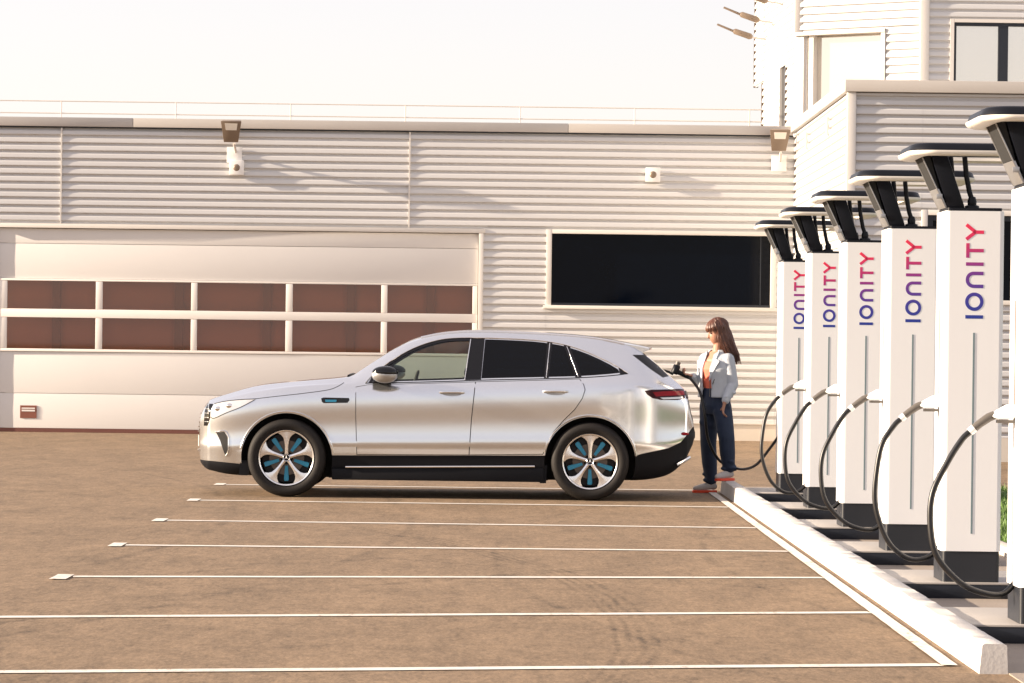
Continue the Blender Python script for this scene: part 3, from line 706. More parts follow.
def patch(outline, fn, off, step=.03, thick=.006, smooth_n=0):
    """a thin shell that follows the body inside a 2-D outline"""
    o2 = []
    n = len(outline)
    for i in range(n):
        a, b = Vector(outline[i]), Vector(outline[(i+1) % n]); k = max(1, int((b-a).length/step))
        o2 += [a+(b-a)*j/k for j in range(k)]
    pts = [Vector(p) for p in o2]; ne = len(pts)
    x0, x1 = min(p.x for p in pts), max(p.x for p in pts); z0, z1 = min(p.y for p in pts), max(p.y for p in pts)
    gx = x0+step*.5
    while gx < x1:
        gz = z0+step*.5
        while gz < z1:
            q = Vector((gx, gz))
            if inside(q, pts[:ne]) and min((q-e).length for e in pts[:ne]) > step*.45: pts.append(q)
            gz += step
        gx += step
    r = delaunay_2d_cdt(pts, [(i, (i+1) % ne) for i in range(ne)], [], 1, 1e-5)
    V2, F = r[0], r[2]; vv = []; back = []
    for p in V2:
        q, nn = fn(p.x, p.y); vv.append(q+nn*off); back.append(q+nn*(off-thick))
    cnt = {}
    for f in F:
        for i in range(len(f)):
            e = (f[i], f[(i+1) % len(f)]); cnt[tuple(sorted(e))] = cnt.get(tuple(sorted(e)), 0)+1
    ff = [tuple(f) for f in F]; N = len(vv)
    for f in F:
        for i in range(len(f)):
            a, b = f[i], f[(i+1) % len(f)]
            if cnt[tuple(sorted((a, b)))] == 1: ff.append((b, a, N+a, N+b))
    mb = MB(); mb.add(vv+back, ff); return mb
def side_fn(s): return lambda x, z: on_side(x, z, s)
def both(name, outline, off, mat, parent, step=.03, thick=.006, smooth=35):
    out = []
    for s in (-1, 1): out.append(patch(outline, side_fn(s), off, step, thick).build(name, M[mat], parent, smooth=smooth))
    return out
def line_tube(name, pts, r, mat, parent, off=.0, sub=6):
    for s in (-1, 1):
        P = []
        for p in catmull([(a, b, 0) for a, b in pts], sub):
            q, nn = on_side(p.x, p.y, s); P.append(q+nn*off)
        MB().tube(P, r, 6).build(name, M[mat], parent, smooth=60)
# --- cut wheel houses, cabin and windows out of the body
def inset_poly(poly, d):
    n = len(poly); area = sum(poly[i][0]*poly[(i+1) % n][1]-poly[(i+1) % n][0]*poly[i][1] for i in range(n)); sg = 1 if area > 0 else -1
    out = []
    for i in range(n):
        a, b, c = Vector(poly[i-1]), Vector(poly[i]), Vector(poly[(i+1) % n])
        t1, t2 = (b-a).normalized(), (c-b).normalized(); n1 = Vector((-t1.y, t1.x))*sg; n2 = Vector((-t2.y, t2.x))*sg
        m_ = (n1+n2); m_ = m_.normalized() if m_.length > 1e-6 else n1
        out.append(tuple(b+m_*d/max(.5, m_.dot(n1))))
    return out
DLO_UP = [(.735, 1.088), (.844, 1.205), (1.01, 1.325), (1.175, 1.420), (1.37, 1.492), (1.56, 1.524), (1.855, 1.530), (2.273, 1.518), (2.55, 1.488), (2.774, 1.430), (2.999, 1.337), (3.12, 1.275), (3.225, 1.212)]
up = pchip(DLO_UP)
dn = pchip([(.735, 1.085), (1.44, 1.112), (1.86, 1.132), (2.44, 1.152), (2.778, 1.166), (3.225, 1.205)])
def pane_poly(xa0, xa1, xb0, xb1, m=.012, k=14):
    """window between a left edge (bottom x xa0, top x xa1) and a right edge"""
    lo = [(xa0+(xb0-xa0)*i/k, dn(xa0+(xb0-xa0)*i/k)+m) for i in range(k+1)]
    hi = [(xb1+(xa1-xb1)*i/k, up(xb1+(xa1-xb1)*i/k)-m) for i in range(k+1)]
    return lo+hi
fp = pane_poly(.905, .985, 1.675, 1.725); fp = [p for p in fp]
fp = [(.90, dn(.9)+.012)]+[(.9+.775*i/10, dn(.9+.775*i/10)+.012) for i in range(1, 11)]+[(1.725-(1.725-.93)*i/12, up(1.725-(1.725-.93)*i/12)-.028) for i in range(13)]
rp = pane_poly(1.835, 1.865, 2.438, 2.470, .014); qp = pane_poly(2.462, 2.492, 2.738, 2.628, .014)
tp = [(2.77, dn(2.77)+.014), (2.9, dn(2.9)+.014), (3.05, dn(3.05)+.014), (3.15, dn(3.15)+.016), (3.13, up(3.13)-.022), (3.05, up(3.05)-.018), (2.95, up(2.95)-.016), (2.85, up(2.85)-.016), (2.75, up(2.75)-.015), (2.66, up(2.66)-.015)]
ws_top = [(.66, -.60), (.62, -.3), (.60, 0), (.62, .3), (.66, .60), (1.10, .56), (1.17, .3), (1.19, 0), (1.17, -.3), (1.10, -.56)]
rw_top = [(3.39, -.48), (3.375, 0), (3.39, .48), (3.62, .52), (3.635, 0), (3.62, -.52)]
def temp(mb, name, mat):
    m_ = mb.mesh(name, True); m_.materials.append(mat); o = bpy.data.objects.new(name, m_); col.objects.link(o); return o
cut = []
for cx in (0, 2.874):
    for s in (-1, 1):
        mb = MB(); prof = [(0.0001, .56*s), (.433, .56*s), (.433, 1.2*s), (.0001, 1.2*s)]
        mb.lathe(prof, 'y', 64, (cx, 0, .362)); cut.append(temp(mb, 'cut', M['well']))
cabx = [.80+(3.42-.80)*i/44 for i in range(45)]
def cav(x):
    zt, zl, hw, wr = ztop(x)-.055, zbelt(x), halfw(x)-.09, min(wroof(x), halfw(x)*.86)-.045
    zt = max(zt, .80)
    zl2 = min(zl, zt-.04)
    fl = .60 if x < 2.36 else .835
    pts = [(0, fl), (hw*.9, fl), (hw*.96, fl+.06), (hw*.95, zl2-.05), (hw*.90, zl2), (wr+.02, zt-.07) if zt-.07 > zl2 else (hw*.85, zl2+.01), (wr-.05, zt-.015), (0, zt)]
    return pts
cavm = loft([cav(x) for x in cabx], cabx); cut.append(temp(cavm, 'cut', M['interior']))
for poly in (fp, rp, qp, tp): cut.append(temp(MB().prism(poly, -1.2, 1.2, 'y'), 'cut', M['gloss']))
cut.append(temp(MB().prism(ws_top, 1.0, 1.8, 'z'), 'cut', M['gloss'])); cut.append(temp(MB().prism(rw_top, 1.0, 1.8, 'z'), 'cut', M['gloss']))
bodymesh.materials.append(M['carpaint']); bodymesh.materials.append(M['blackplastic'])
tmpb = bpy.data.objects.new('tmp_body', bodymesh); col.objects.link(tmpb)
BUMP = [(3.26, .15), (3.27, .415), (3.36, .448), (3.62, .505), (3.74, .56), (3.82, .655), (3.86, .70), (3.95, .71), (3.95, .15)]
LIP = [(-.95, .10), (-.95, .335), (-.85, .330), (-.70, .325), (-.36, .30), (-.36, .1)]
SILL = [(.30, .10), (.30, .398), (1.4, .410), (2.60, .424), (2.60, .10)]
def cutout(obj_, cutters, op='DIFFERENCE'):
    for c in cutters:
        md = obj_.modifiers.new('b', 'BOOLEAN'); md.operation = op; md.solver = 'EXACT'; md.object = c
        try: md.material_mode = 'TRANSFER'
        except Exception: pass
    r = bpy.data.meshes.new_from_object(obj_.evaluated_get(bpy.context.evaluated_depsgraph_get()))
    return r
wells = cut[:4]; lows = []
for poly in (BUMP, LIP, SILL):
    pr = temp(MB().prism(poly, -1.3, 1.3, 'y'), 'low', M['blackplastic'])
    rm = bodymesh.copy(); rm.materials.clear(); rm.materials.append(M['blackplastic'])
    ro = bpy.data.objects.new('raw', rm); col.objects.link(ro)
    md = ro.modifiers.new('i', 'BOOLEAN'); md.operation = 'INTERSECT'; md.solver = 'EXACT'; md.object = pr
    lows.append(cutout(ro, wells)); bpy.data.objects.remove(ro); bpy.data.objects.remove(pr)
    cut.append(temp(MB().prism(inset_poly(poly, -.0015), -1.3, 1.3, 'y'), 'cut', M['gap']))
for c in cut:
    md = tmpb.modifiers.new('b', 'BOOLEAN'); md.operation = 'DIFFERENCE'; md.solver = 'EXACT'; md.object = c
    try: md.material_mode = 'TRANSFER'
    except Exception: pass
dg = bpy.context.evaluated_depsgraph_get()
final = bpy.data.meshes.new_from_object(tmpb.evaluated_get(dg)); final.name = 'body'
for c in cut+[tmpb]: bpy.data.objects.remove(c)
body = link('body', final, None, car, smooth=32)
for nm, lm in zip(('rear_bumper', 'front_lip', 'sill_panel'), lows): link(nm, lm, M['blackplastic'], car, smooth=32)
# --- glass
for s in (-1, 1):
    for (poly, m_) in ((fp, 'glassclear'), (rp, 'glassdark'), (qp, 'glassdark'), (tp, 'glassdark')):
        patch(poly, side_fn(s), -.004, .05, .004).build('side_window', M[m_], body, smooth=60)
patch(ws_top, on_top, -.003, .06, .004).build('windscreen', M['glassclear'], body, smooth=60)
patch(rw_top, on_top, -.003, .06, .004).build('rear_window', M['glassdark'], body, smooth=60)
# --- doors: proud skins with real gaps between them
d1 = [(.652, 1.045), (.656, .75), (.670, .415), (1.724, .425), (1.742, .75), (1.776, 1.107), (1.44, 1.092), (.76, 1.066)]
d2 = [(1.732, .425), (1.750, .75), (1.784, 1.107), (2.44, 1.131), (2.765, 1.146), (2.80, 1.10), (2.815, 1.05), (2.79, .97), (2.72, .865), (2.62, .765), (2.52, .65), (2.45, .52), (2.425, .44)]
g1 = both('panel_gap', inset_poly(d1, -.007), .0012, 'gap', body, .06, .003); g2 = both('panel_gap', inset_poly(d2, -.007), .0016, 'gap', body, .06, .003)
D1 = both('door', d1, .0045, 'carpaint', car, .035, .005, 30); D2 = both('door', d2, .0045, 'carpaint', car, .035, .005, 30)
for Ds, (xa, xb, z) in ((D1, (1.447, 1.674, 1.005)), (D2, (2.425, 2.655, 1.026))):
    for s, dr in zip((-1, 1), Ds):
        p0, _ = on_side((xa+xb)/2, z, s); yb = p0.y
        mb = MB()
        pts = [(xa, yb+s*.012, z+.006), (xa+.04, yb+s*.034, z+.008), ((xa+xb)/2, yb+s*.041, z+.009), (xb-.04, yb+s*.034, z+.009), (xb, yb+s*.012, z+.008)]
        mb.tube(catmull(pts, 5), .0135, 10); mb.build('handle', M['carpaint'], dr, smooth=60)
        ol = [(xa+.02+(xb-xa-.04)*(.5-.5*math.cos(math.pi*k/8)), z-.006-.026*math.sin(math.pi*k/8)) for k in range(9)]+[(xb-.03-(xb-xa-.06)*k/5, z+.012) for k in range(6)]
        patch(ol, side_fn(s), .006, .02, .004).build('handle_recess', M['headgrey'], dr, smooth=60)
# --- pillars, window surround
for poly in ([(1.680, dn(1.68)+.004), (1.832, dn(1.83)+.004), (1.862, up(1.862)-.004), (1.728, up(1.728)-.004)], [(2.428, dn(2.428)+.004), (2.474, dn(2.474)+.004), (2.506, up(2.506)-.004), (2.458, up(2.458)-.004)], [(2.726, dn(2.726)+.004), (2.785, dn(2.785)+.004), (2.675, up(2.675)-.004), (2.614, up(2.614)-.004)]):
    both('pillar_cover', poly, .002, 'gloss', body, .05)
both('corner_trim', [(.765, dn(.765)+.004), (.905, dn(.905)+.004), (.945, up(.945)-.02), (.86, up(.86)-.012), (.80, up(.80)-.008)], .002, 'gloss', body, .04)
arc_o = [(.735+(3.225-.735)*i/40, up(.735+(3.225-.735)*i/40)-.001) for i in range(41)]
arc_i = [(1.72-(1.72-.82)*i/16, up(1.72-(1.72-.82)*i/16)-.029) for i in range(17)]
both('window_header', [(a, up(a)-.003) for a in [.84+.9*i/16 for i in range(17)]]+arc_i, .0015, 'gloss', body, .04)
line_tube('window_trim', DLO_UP, .0075, 'chrome', body, .003)
line_tube('window_trim', [(.735, 1.086), (1.44, 1.110), (1.86, 1.130), (2.44, 1.150), (2.778, 1.164), (3.05, 1.185), (3.225, 1.207)], .004, 'blackplastic', body, .001)
both('window_tip', [(3.15, dn(3.15)+.004), (3.222, 1.208), (3.135, up(3.135)-.004)], .003, 'gloss', body, .03)
for (xa, xb) in ((1.677, 1.727), (2.449, 2.482), (2.752, 2.645)):
    line_tube('pillar_strip', [(xa, dn(xa)+.006), ((xa+xb)/2, (dn(xa)+up(xb))/2), (xb, up(xb)-.012)], .004, 'chrome', body, .003, 5)
# --- sills, vents, lamps, trims
for s in (-1, 1):
    MB().tube([(.56+1.79*i/12, s*(.925), .292+.028*i/12) for i in range(13)], .010, 8).build('sill_strip', M['chrome'], body, smooth=60)
    MB().prism([(.43, .17), (2.44, .17), (2.44, .30), (.43, .275)], s*.80, s*.915, 'y').build('sill', M['blackplastic'], body, bevel=.015)
    MB().prism([(-.455, .20), (-.36, .20), (-.34, .34), (-.44, .34)], s*.70, s*.86, 'y').build('mud_flap', M['blackplastic'], body)
    MB().prism([(2.40, .16), (2.46, .16), (2.47, .33), (2.41, .33)], s*.72, s*.89, 'y').build('mud_flap', M['blackplastic'], body)
vents = both('fender_vent', [(.322, .938), (.345, .947), (.585, .945), (.592, .925), (.572, .899), (.345, .893), (.328, .91)], .003, 'gloss', body, .03)
both('vent_strip', [(.36, .926), (.47, .926), (.465, .906), (.365, .905)], .006, 'rimblue', body, .03)
both('rear_quarter_glass', [(3.275, 1.385), (3.39, 1.385), (3.52, 1.285), (3.62, 1.185), (3.565, 1.175), (3.45, 1.25)], .003, 'gloss', body, .03)
both('tail_lamp', [(3.385, 1.046), (3.45, 1.058), (3.60, 1.062), (3.72, 1.066), (3.765, 1.062), (3.775, 1.02), (3.772, .975), (3.70, .962), (3.54, .962), (3.46, .978), (3.41, 1.01)], .004, 'darkred', car, .02)
both('tail_lamp_bar', [(3.46, 1.035), (3.58, 1.042), (3.76, 1.046), (3.766, 1.008), (3.58, 1.0), (3.49, .995)], .008, 'redlamp', car, .02)
both('tail_lamp_reflector', [(3.53, .984), (3.75, .992), (3.75, .974), (3.56, .968)], .008, 'headlens', car, .02)
rb = patch([(-.70, .975), (.70, .975), (.66, 1.045), (-.66, 1.045)], lambda y, z: on_front(y, z, -1), .004, .04).build('tail_lamp', M['darkred'], car, smooth=40)
for s in (-1, 1):
    pass
head = both('headlamp', [(-.700, .868), (-.62, .890), (-.50, .908), (-.30, .922), (-.33, .902), (-.44, .845), (-.58, .790), (-.70, .735), (-.735, .745), (-.725, .81)], .003, 'headlens', car, .025)
for s, hd in zip((-1, 1), head):
    P = []
    for p in catmull([(-.70, .870, 0), (-.60, .894, 0), (-.45, .914, 0), (-.30, .924, 0)], 6):
        q, nn = on_side(p.x, p.y, s); P.append(q+nn*.004)
    MB().tube(P, .0035, 6).build('headlamp_edge', M['gloss'], hd)
    P = []
    for p in catmull([(-.735, .745, 0), (-.70, .735, 0), (-.58, .788, 0), (-.44, .845, 0), (-.31, .915, 0)], 6):
        q, nn = on_side(p.x, p.y, s); P.append(q+nn*.004)
    MB().tube(P, .003, 6).build('headlamp_edge', M['gloss'], hd)
    for (xx, zz) in ((-.66, .825), (-.55, .855)):
        q, nn = on_side(xx, zz, s)
        MB().ell(q+nn*.001, .035, .012, .024).build('headlamp_reflector', M['chrome'], hd, smooth=60)
both('grille_side', [(-.805, .66), (-.765, .66), (-.742, .74), (-.735, .81), (-.715, .868), (-.775, .868), (-.80, .80)], .003, 'gloss', body, .02)
for zz in (.70, .74, .78, .82): line_tube('grille_bar', [(-.795, zz), (-.77, zz), (-.752, zz)], .003, 'headgrey', body, .004, 3)
both('air_intake', [(-.675, .595), (-.60, .61), (-.565, .56), (-.56, .44), (-.585, .385), (-.60, .42), (-.635, .52)], .003, 'well', body, .025)
line_tube('intake_blade', [(-.68, .60), (-.60, .617), (-.557, .565), (-.552, .44), (-.58, .38)], .007, 'carpaint', body, .004)
gr = patch([(-.42, .56), (.42, .56), (.50, .70), (.46, .80), (-.46, .80), (-.50, .70)], lambda y, z: on_front(y, z, 1), .003, .04, .01).build('grille', M['gloss'], body, smooth=40)
for k in range(5):
    z = .60+.043*k
    P = [on_front(-.44+.88*i/10, z, 1)[0]+Vector((-.008, 0, 0)) for i in range(11)]
    MB().tube(P, .007, 6).build('grille_bar', M['chrome'], gr, smooth=60)
P = [on_front(-.60+1.2*i/12, .42, 1)[0]+Vector((-.006, 0, 0)) for i in range(13)]
MB().tube(P, .012, 8).build('bumper_strip', M['chrome'], body, smooth=60)
MB().box(-.905, -.885, -.26, .26, .45, .56).build('number_plate', M['white'], car, bevel=.004)
for s in (-1, 1):
    MB().tube([(3.70, s*.76, .345), (3.78, s*.70, .385), (3.83, s*.60, .41)], .018, 8).build('bumper_trim', M['chrome'], body, smooth=60)
    q, nn = on_side(3.77, .64, s); MB().ell(q+nn*.004, .045, .02, .016).build('bumper_reflector', M['redlamp'], body, smooth=60)
# hood cut lines, arch lips and cowl
line_tube('hood_gap', [(-.31, .925), (-.10, .952), (.15, .983), (.38, 1.018), (.47, 1.050), (.53, 1.088)], .0032, 'gap', body, .0)
for cx in (0, 2.874):
    line_tube('arch_lip', [(cx+.444*math.cos(R(a)), .365+.444*math.sin(R(a))) for a in range(8, 173, 8)], .011, 'carpaint', body, -.004, 2)
P = [on_top(.565+.0*abs(i-6), -.66+1.32*i/12)[0]+Vector((0, 0, .004)) for i in range(13)]
MB().tube(P, .014, 8).build('cowl', M['blackplastic'], body, smooth=60)
# spoiler, roof rails, rear wiper
sp = MB(); vv = []; K = 14
for i in range(K+1):
    y = -.56+1.12*i/K; e = 1-abs(y/.56)**5*.30
    r0, r1 = on_top(3.05, y)[0].z, on_top(3.20, y)[0].z; zc = 1.460-.5*(on_top(3.05, 0)[0].z-r0)
    vv += [(3.05, y, r0-.004), (3.20, y, r1+.004), (3.34, y, (r1+zc)/2+.003), (3.30+.185*e, y, zc+.001), (3.30+.185*e, y, zc-.014), (3.36, y, zc-.045), (3.20, y, r1-.06), (3.05, y, r0-.03)]
ff = [(i*8+k, i*8+(k+1) % 8, (i+1)*8+(k+1) % 8, (i+1)*8+k) for i in range(K) for k in range(8)]+[tuple(range(8)), tuple(K*8+k for k in range(8))]
spo = sp.add(vv, ff).build('spoiler', M['carpaint'], car, smooth=35); spo.data.materials.append(M['gloss'])
for f in spo.data.polygons:
    if f.normal.z < -.1: f.material_index = 1  # underside coloured black to read as shaded instead of catching bright ground
for s in (-1, 1):
    P = []
    for i in range(15):
        xx = 1.25+1.95*i/14; q, nn = on_top(xx, s*.565); P.append(q+Vector((0, 0, .006)))
    MB().tube(P, .011, 8).build('roof_rail', M['chrome'], car, smooth=60)
MB().tube([(3.60, .0, 1.235), (3.66, .05, 1.222), (3.70, .10, 1.20)], .012, 6).build('rear_wiper', M['blackplastic'], car)
# mirrors
for s in (-1, 1):
    p0, _ = on_side(.86, 1.09, s)
    mr = MB().ell((.925, p0.y+s*.145, 1.168), .125, .085, .078, 0, 20, 12).build('mirror', M['headgrey'], car, smooth=60)
    MB().ell((.928, p0.y+s*.145, 1.192), .124, .0865, .062, 0, 20, 12).build('mirror_cap', M['gloss'], mr, smooth=60)
    MB().prism([(.80, 1.098), (.98, 1.098), (.97, 1.118), (.83, 1.118)], p0.y-s*.0, p0.y+s*.12, 'y').build('mirror_foot', M['gloss'], mr, bevel=.008)
# interior: seats, headrests, wheel, dash
for yy in (-.38, .38):
    MB().ell((1.62, yy, .82), .13, .22, .34, 0, 16, 12, R(12)).build('seat', M['interior'], car, smooth=60)
    MB().ell((1.72, yy, 1.20), .055, .12, .075, 0, 16, 10, R(10)).build('headrest', M['interior'], car, smooth=60)
    MB().ell((2.62, yy, 1.10), .07, .13, .09, 0, 16, 10, R(10)).build('headrest', M['interior'], car, smooth=60)
MB().ell((2.58, 0, .84), .14, .60, .30, 0, 16, 12, R(12)).build('rear_seat', M['interior'], car, smooth=60)
MB().ell((.93, 0, .96), .22, .70, .12, 0, 16, 10).build('dashboard', M['interior'], car, smooth=60)
sw_ = [Vector((1.17+.05*math.sin(2*math.pi*k/24), -.38+.18*math.cos(2*math.pi*k/24), 1.03+.17*math.sin(2*math.pi*k/24))) for k in range(25)]
MB().tube(sw_, .014, 8, False).build('steering_wheel', M['grip'], car, smooth=60)
# wheels
def make_wheel():
    wh = MB().lathe([(.262, -.10), (.258, -.02), (.235, .04), (.235, .10), (.262, .115)], 'y', 48).build('wheel', M['rimdark'], car, smooth=40)
    MB().lathe([(.264, -.098), (.276, -.112), (.292, -.121), (.315, -.126), (.341, -.120), (.357, -.104), (.367, -.085), (.371, -.04), (.371, .04), (.367, .085), (.345, .115), (.31, .124), (.27, .11), (.262, .09)], 'y', 72, close=True).build('tyre', M['tyre'], wh, smooth=60)
    MB().lathe([(.247, -.098), (.252, -.109), (.262, -.111), (.268, -.104), (.264, -.090), (.250, -.085)], 'y', 72, close=True).build('rim', M['rim'], wh, smooth=60)
    MB().lathe([(.0001, -.035), (.235, -.035), (.236, -.02), (.0001, -.02)], 'y', 40).build('wheel_back', M['rimdark'], wh)
    MB().lathe([(.06, -.052), (.165, -.052), (.165, -.037), (.06, -.037)], 'y', 40, close=True).build('brake_disc', M['disc'], wh, smooth=40)
    for k in range(5):
        a0 = R(90+72*k)
        prof = [(.03, .018), (.07, .0155), (.11, .0165), (.15, .0215), (.19, .033), (.222, .056), (.2475, .088)]
        vv = []
        for (r, hw_) in prof:
            yb = -.088-.012*math.sin(min(1, r/.2)*math.pi/2)
            for (q, dy) in ((-1, .022), (-.93, .003), (-.55, 0), (0, -.004 if r < .17 else 0), (.55, 0), (.93, .003), (1, .022)):
                ax, az = math.cos(a0), math.sin(a0); rad = math.sqrt(max(r*r-(q*hw_)**2, .0001)) if r > .2 else r
                vv.append((ax*rad-az*q*hw_, yb+dy, az*rad+ax*q*hw_))
        ff = [(i*7+j, i*7+j+1, (i+1)*7+j+1, (i+1)*7+j) for i in range(len(prof)-1) for j in range(6)]
        MB().add(vv, ff).build('spoke', M['rim'], wh, smooth=40)
        a1 = a0+R(36); ax, az = math.cos(a1), math.sin(a1)
        ol = [(.075, -.013), (.205, -.022), (.219, -.017), (.221, 0), (.219, .017), (.205, .022), (.075, .013)]
        v2 = [(ax*r-az*q, -.072, az*r+ax*q) for (r, q) in ol]+[(ax*r-az*q*1.15, -.055, az*r+ax*q*1.15) for (r, q) in ol]
        MB().add(v2, [tuple(range(7)), tuple(range(13, 6, -1))]+[(i, 7+i, 7+(i+1) % 7, (i+1) % 7) for i in range(7)]).build('blue_insert', M['rimblue'], wh, smooth=30)
        a2 = R(90+72*k+24)
    hub = MB().lathe([(.0001, -.106), (.024, -.106), (.032, -.103), (.036, -.094), (.036, -.07)], 'y', 32).build('hub_cap', M['rimdark'], wh, smooth=40)
    MB().lathe([(.026, -.105), (.030, -.109), (.034, -.105), (.030, -.101)], 'y', 32, close=True).build('emblem_ring', M['chrome'], hub, smooth=50)
    sm = MB()
    for k in range(3):
        a = R(90+120*k); a_, b_ = R(90+120*k-60), R(90+120*k+60)
        sm.add([(.028*math.cos(a), -.1065, .028*math.sin(a)), (.005*math.cos(a_), -.1065, .005*math.sin(a_)), (0, -.110, 0), (.005*math.cos(b_), -.1065, .005*math.sin(b_))], [(0, 1, 2), (0, 2, 3)])
    sm.build('emblem_star', M['chrome'], hub)
    return wh
w0 = make_wheel(); w0.location = (0, -.822, .3715)
for (xx, yy, rz) in ((2.874, -.822, 0), (0, .822, math.pi), (2.874, .822, math.pi)):
    c = copy_tree(w0, car); c.location = (xx, yy, .3715); c.rotation_euler = (0, 0, rz)

# ------------------------------------------------------------------ woman
def remeshed(mb, voxel, name, smooth_it=4):
    m_ = mb.mesh(name, True); o = bpy.data.objects.new('tmp', m_); col.objects.link(o)
    md = o.modifiers.new('r', 'REMESH'); md.mode = 'VOXEL'; md.voxel_size = voxel
    sm = o.modifiers.new('s', 'SMOOTH'); sm.factor = .5; sm.iterations = smooth_it
    dg_ = bpy.context.evaluated_depsgraph_get(); r = bpy.data.meshes.new_from_object(o.evaluated_get(dg_)); bpy.data.objects.remove(o); r.name = name
    r.materials.clear(); return r
WX, WY = 2.06, 30.12
wom = empty('person', (WX, WY, 0))
tag(wom, 'woman in pale jacket and navy trousers holding the charging plug behind the car', 'person')
YAW = R(180+42)                                 # the way she faces, from +x
F = Vector((math.cos(YAW), math.sin(YAW), 0)); Lf = Vector((-F.y, F.x, 0))     # forward, her left
def B(f, l, z): return tuple(F*f+Lf*l+Vector((0, 0, z)))
def W_(x, y, z): return (x-WX, y-WY, z)
hz = 1.625                                     # head centre
HYAW = R(180+14); HF = Vector((math.cos(HYAW), math.sin(HYAW), 0)); HL = Vector((-HF.y, HF.x, 0))
HC = Vector((.012, -.0, hz))
TL = R(20)
def Hd(f, l, z):
    f2, z2 = f*math.cos(TL)+z*math.sin(TL), -f*math.sin(TL)+z*math.cos(TL)
    return tuple(HC+HF*(f2+.004)+HL*l+Vector((0, 0, z2)))
bd = MB()
# head: skull, face, jaw, nose, ears, neck
bd.ell(Hd(-.018, 0, .025), .098, .076, .098, HYAW); bd.ell(Hd(.022, 0, -.032), .074, .064, .088, HYAW)
bd.chain([Hd(.062, 0, -.082)+(.026,), Hd(.03, .03, -.07)+(.03,), Hd(-.02, .045, -.045)+(.028,)]); bd.chain([Hd(.062, 0, -.082)+(.026,), Hd(.03, -.03, -.07)+(.03,), Hd(-.02, -.045, -.045)+(.028,)])
bd.chain([Hd(.088, 0, .012)+(.010,), Hd(.106, 0, -.022)+(.013,), Hd(.094, 0, -.030)+(.012,)], 8)
bd.chain([Hd(.080, -.012, -.058)+(.011,), Hd(.080, .012, -.058)+(.011,)], 8)
for s in (-1, 1): bd.ell(Hd(-.012, s*.074, -.005), .022, .010, .032, HYAW, 12, 8)
neck0 = Vector(B(-.02, 0, 1.39))
bd.chain([tuple(neck0)+(.058,), tuple(HC+Vector((0, 0, -.10))-HF*.015)+(.050,)])
# torso
def ring_ell(mb, secs):
    vv = []; n = 28
    for (f, l, z, a, b) in secs:
        for k in range(n):
            an = 2*math.pi*k/n; vv.append(B(f+a*math.cos(an), l+b*math.sin(an), z))
    ff = [(i*n+k, i*n+(k+1) % n, (i+1)*n+(k+1) % n, (i+1)*n+k) for i in range(len(secs)-1) for k in range(n)]+[tuple(range(n-1, -1, -1)), tuple((len(secs)-1)*n+k for k in range(n))]
    mb.add(vv, ff); return mb
TORSO = [(0, 0, .86, .10, .155), (0, 0, .95, .105, .165), (.0, 0, 1.05, .088, .135), (.01, 0, 1.15, .098, .142), (.018, 0, 1.25, .112, .155), (.0, 0, 1.35, .092, .150), (-.012, 0, 1.40, .070, .112), (-.018, 0, 1.43, .05, .09)]
ring_ell(bd, TORSO)
LS, RS = Vector(B(-.01, .160, 1.355)), Vector(B(-.01, -.160, 1.355))
LE, LW_ = Vector(W_(2.225, 29.97, 1.10)), Vector(W_(2.135, 29.86, .925))
RE, RW_ = Vector(W_(1.915, 30.24, 1.095)), Vector(W_(1.83, 30.13, 1.175))
def arm(mb, S, E_, Wr, r): mb.chain([tuple(S)+(r[0],), tuple(S.lerp(E_, .5))+(r[1],), tuple(E_)+(r[2],), tuple(E_.lerp(Wr, .4))+(r[3],), tuple(Wr)+(r[4],)])
arm(bd, LS, LE, LW_, (.055, .046, .038, .036, .026)); arm(bd, RS, RE, RW_, (.055, .046, .038, .036, .026))
# hands: palm, four fingers, thumb
def hand(mb, Wr, d, palm_n, curl, thumb_side):
    d = Vector(d).normalized(); pn = Vector(palm_n); pn = (pn-d*pn.dot(d)).normalized(); sd = d.cross(pn)
    c0 = Wr+d*.035
    for k in (-1.2, -.4, .4, 1.2): mb.capsule(tuple(Wr+d*.01+sd*k*.010), tuple(Wr+d*.085+sd*k*.0165), .014, .0125, 8)
    for k, ln in zip((-1.5, -.5, .5, 1.5), (.062, .078, .082, .070) if thumb_side > 0 else (.070, .082, .078, .062)):
        p = Wr+d*.085+sd*k*.0175; q = p
        dirv = d.copy(); r_ = .0092
        for j in range(3):
            dirv = (Matrix.Rotation(curl*(.7+.25*j), 3, sd) @ dirv); nx = q+dirv*ln*(.45, .32, .23)[j]
            mb.capsule(tuple(q), tuple(nx), r_, r_*.93, 8); q = nx; r_ *= .93
    tb = Wr+d*.025+sd*thumb_side*.028; t1 = tb+(d*.6+sd*thumb_side*.65+pn*.35).normalized()*.040; t2 = t1+(d*.85+pn*.5+sd*thumb_side*.05).normalized()*.034
    mb.capsule(tuple(tb), tuple(t1), .0135, .0115, 8); mb.capsule(tuple(t1), tuple(t2), .0112, .0095, 8)
hand(bd, LW_, (-.22, -.10, -1), (-.9, .2, 0), R(-30), 1)
gripdir = Vector((-.85, -.06, .35)).normalized()
hand(bd, RW_, (-.93, -.25, .22), (.2, .25, -1), R(-50), -1)
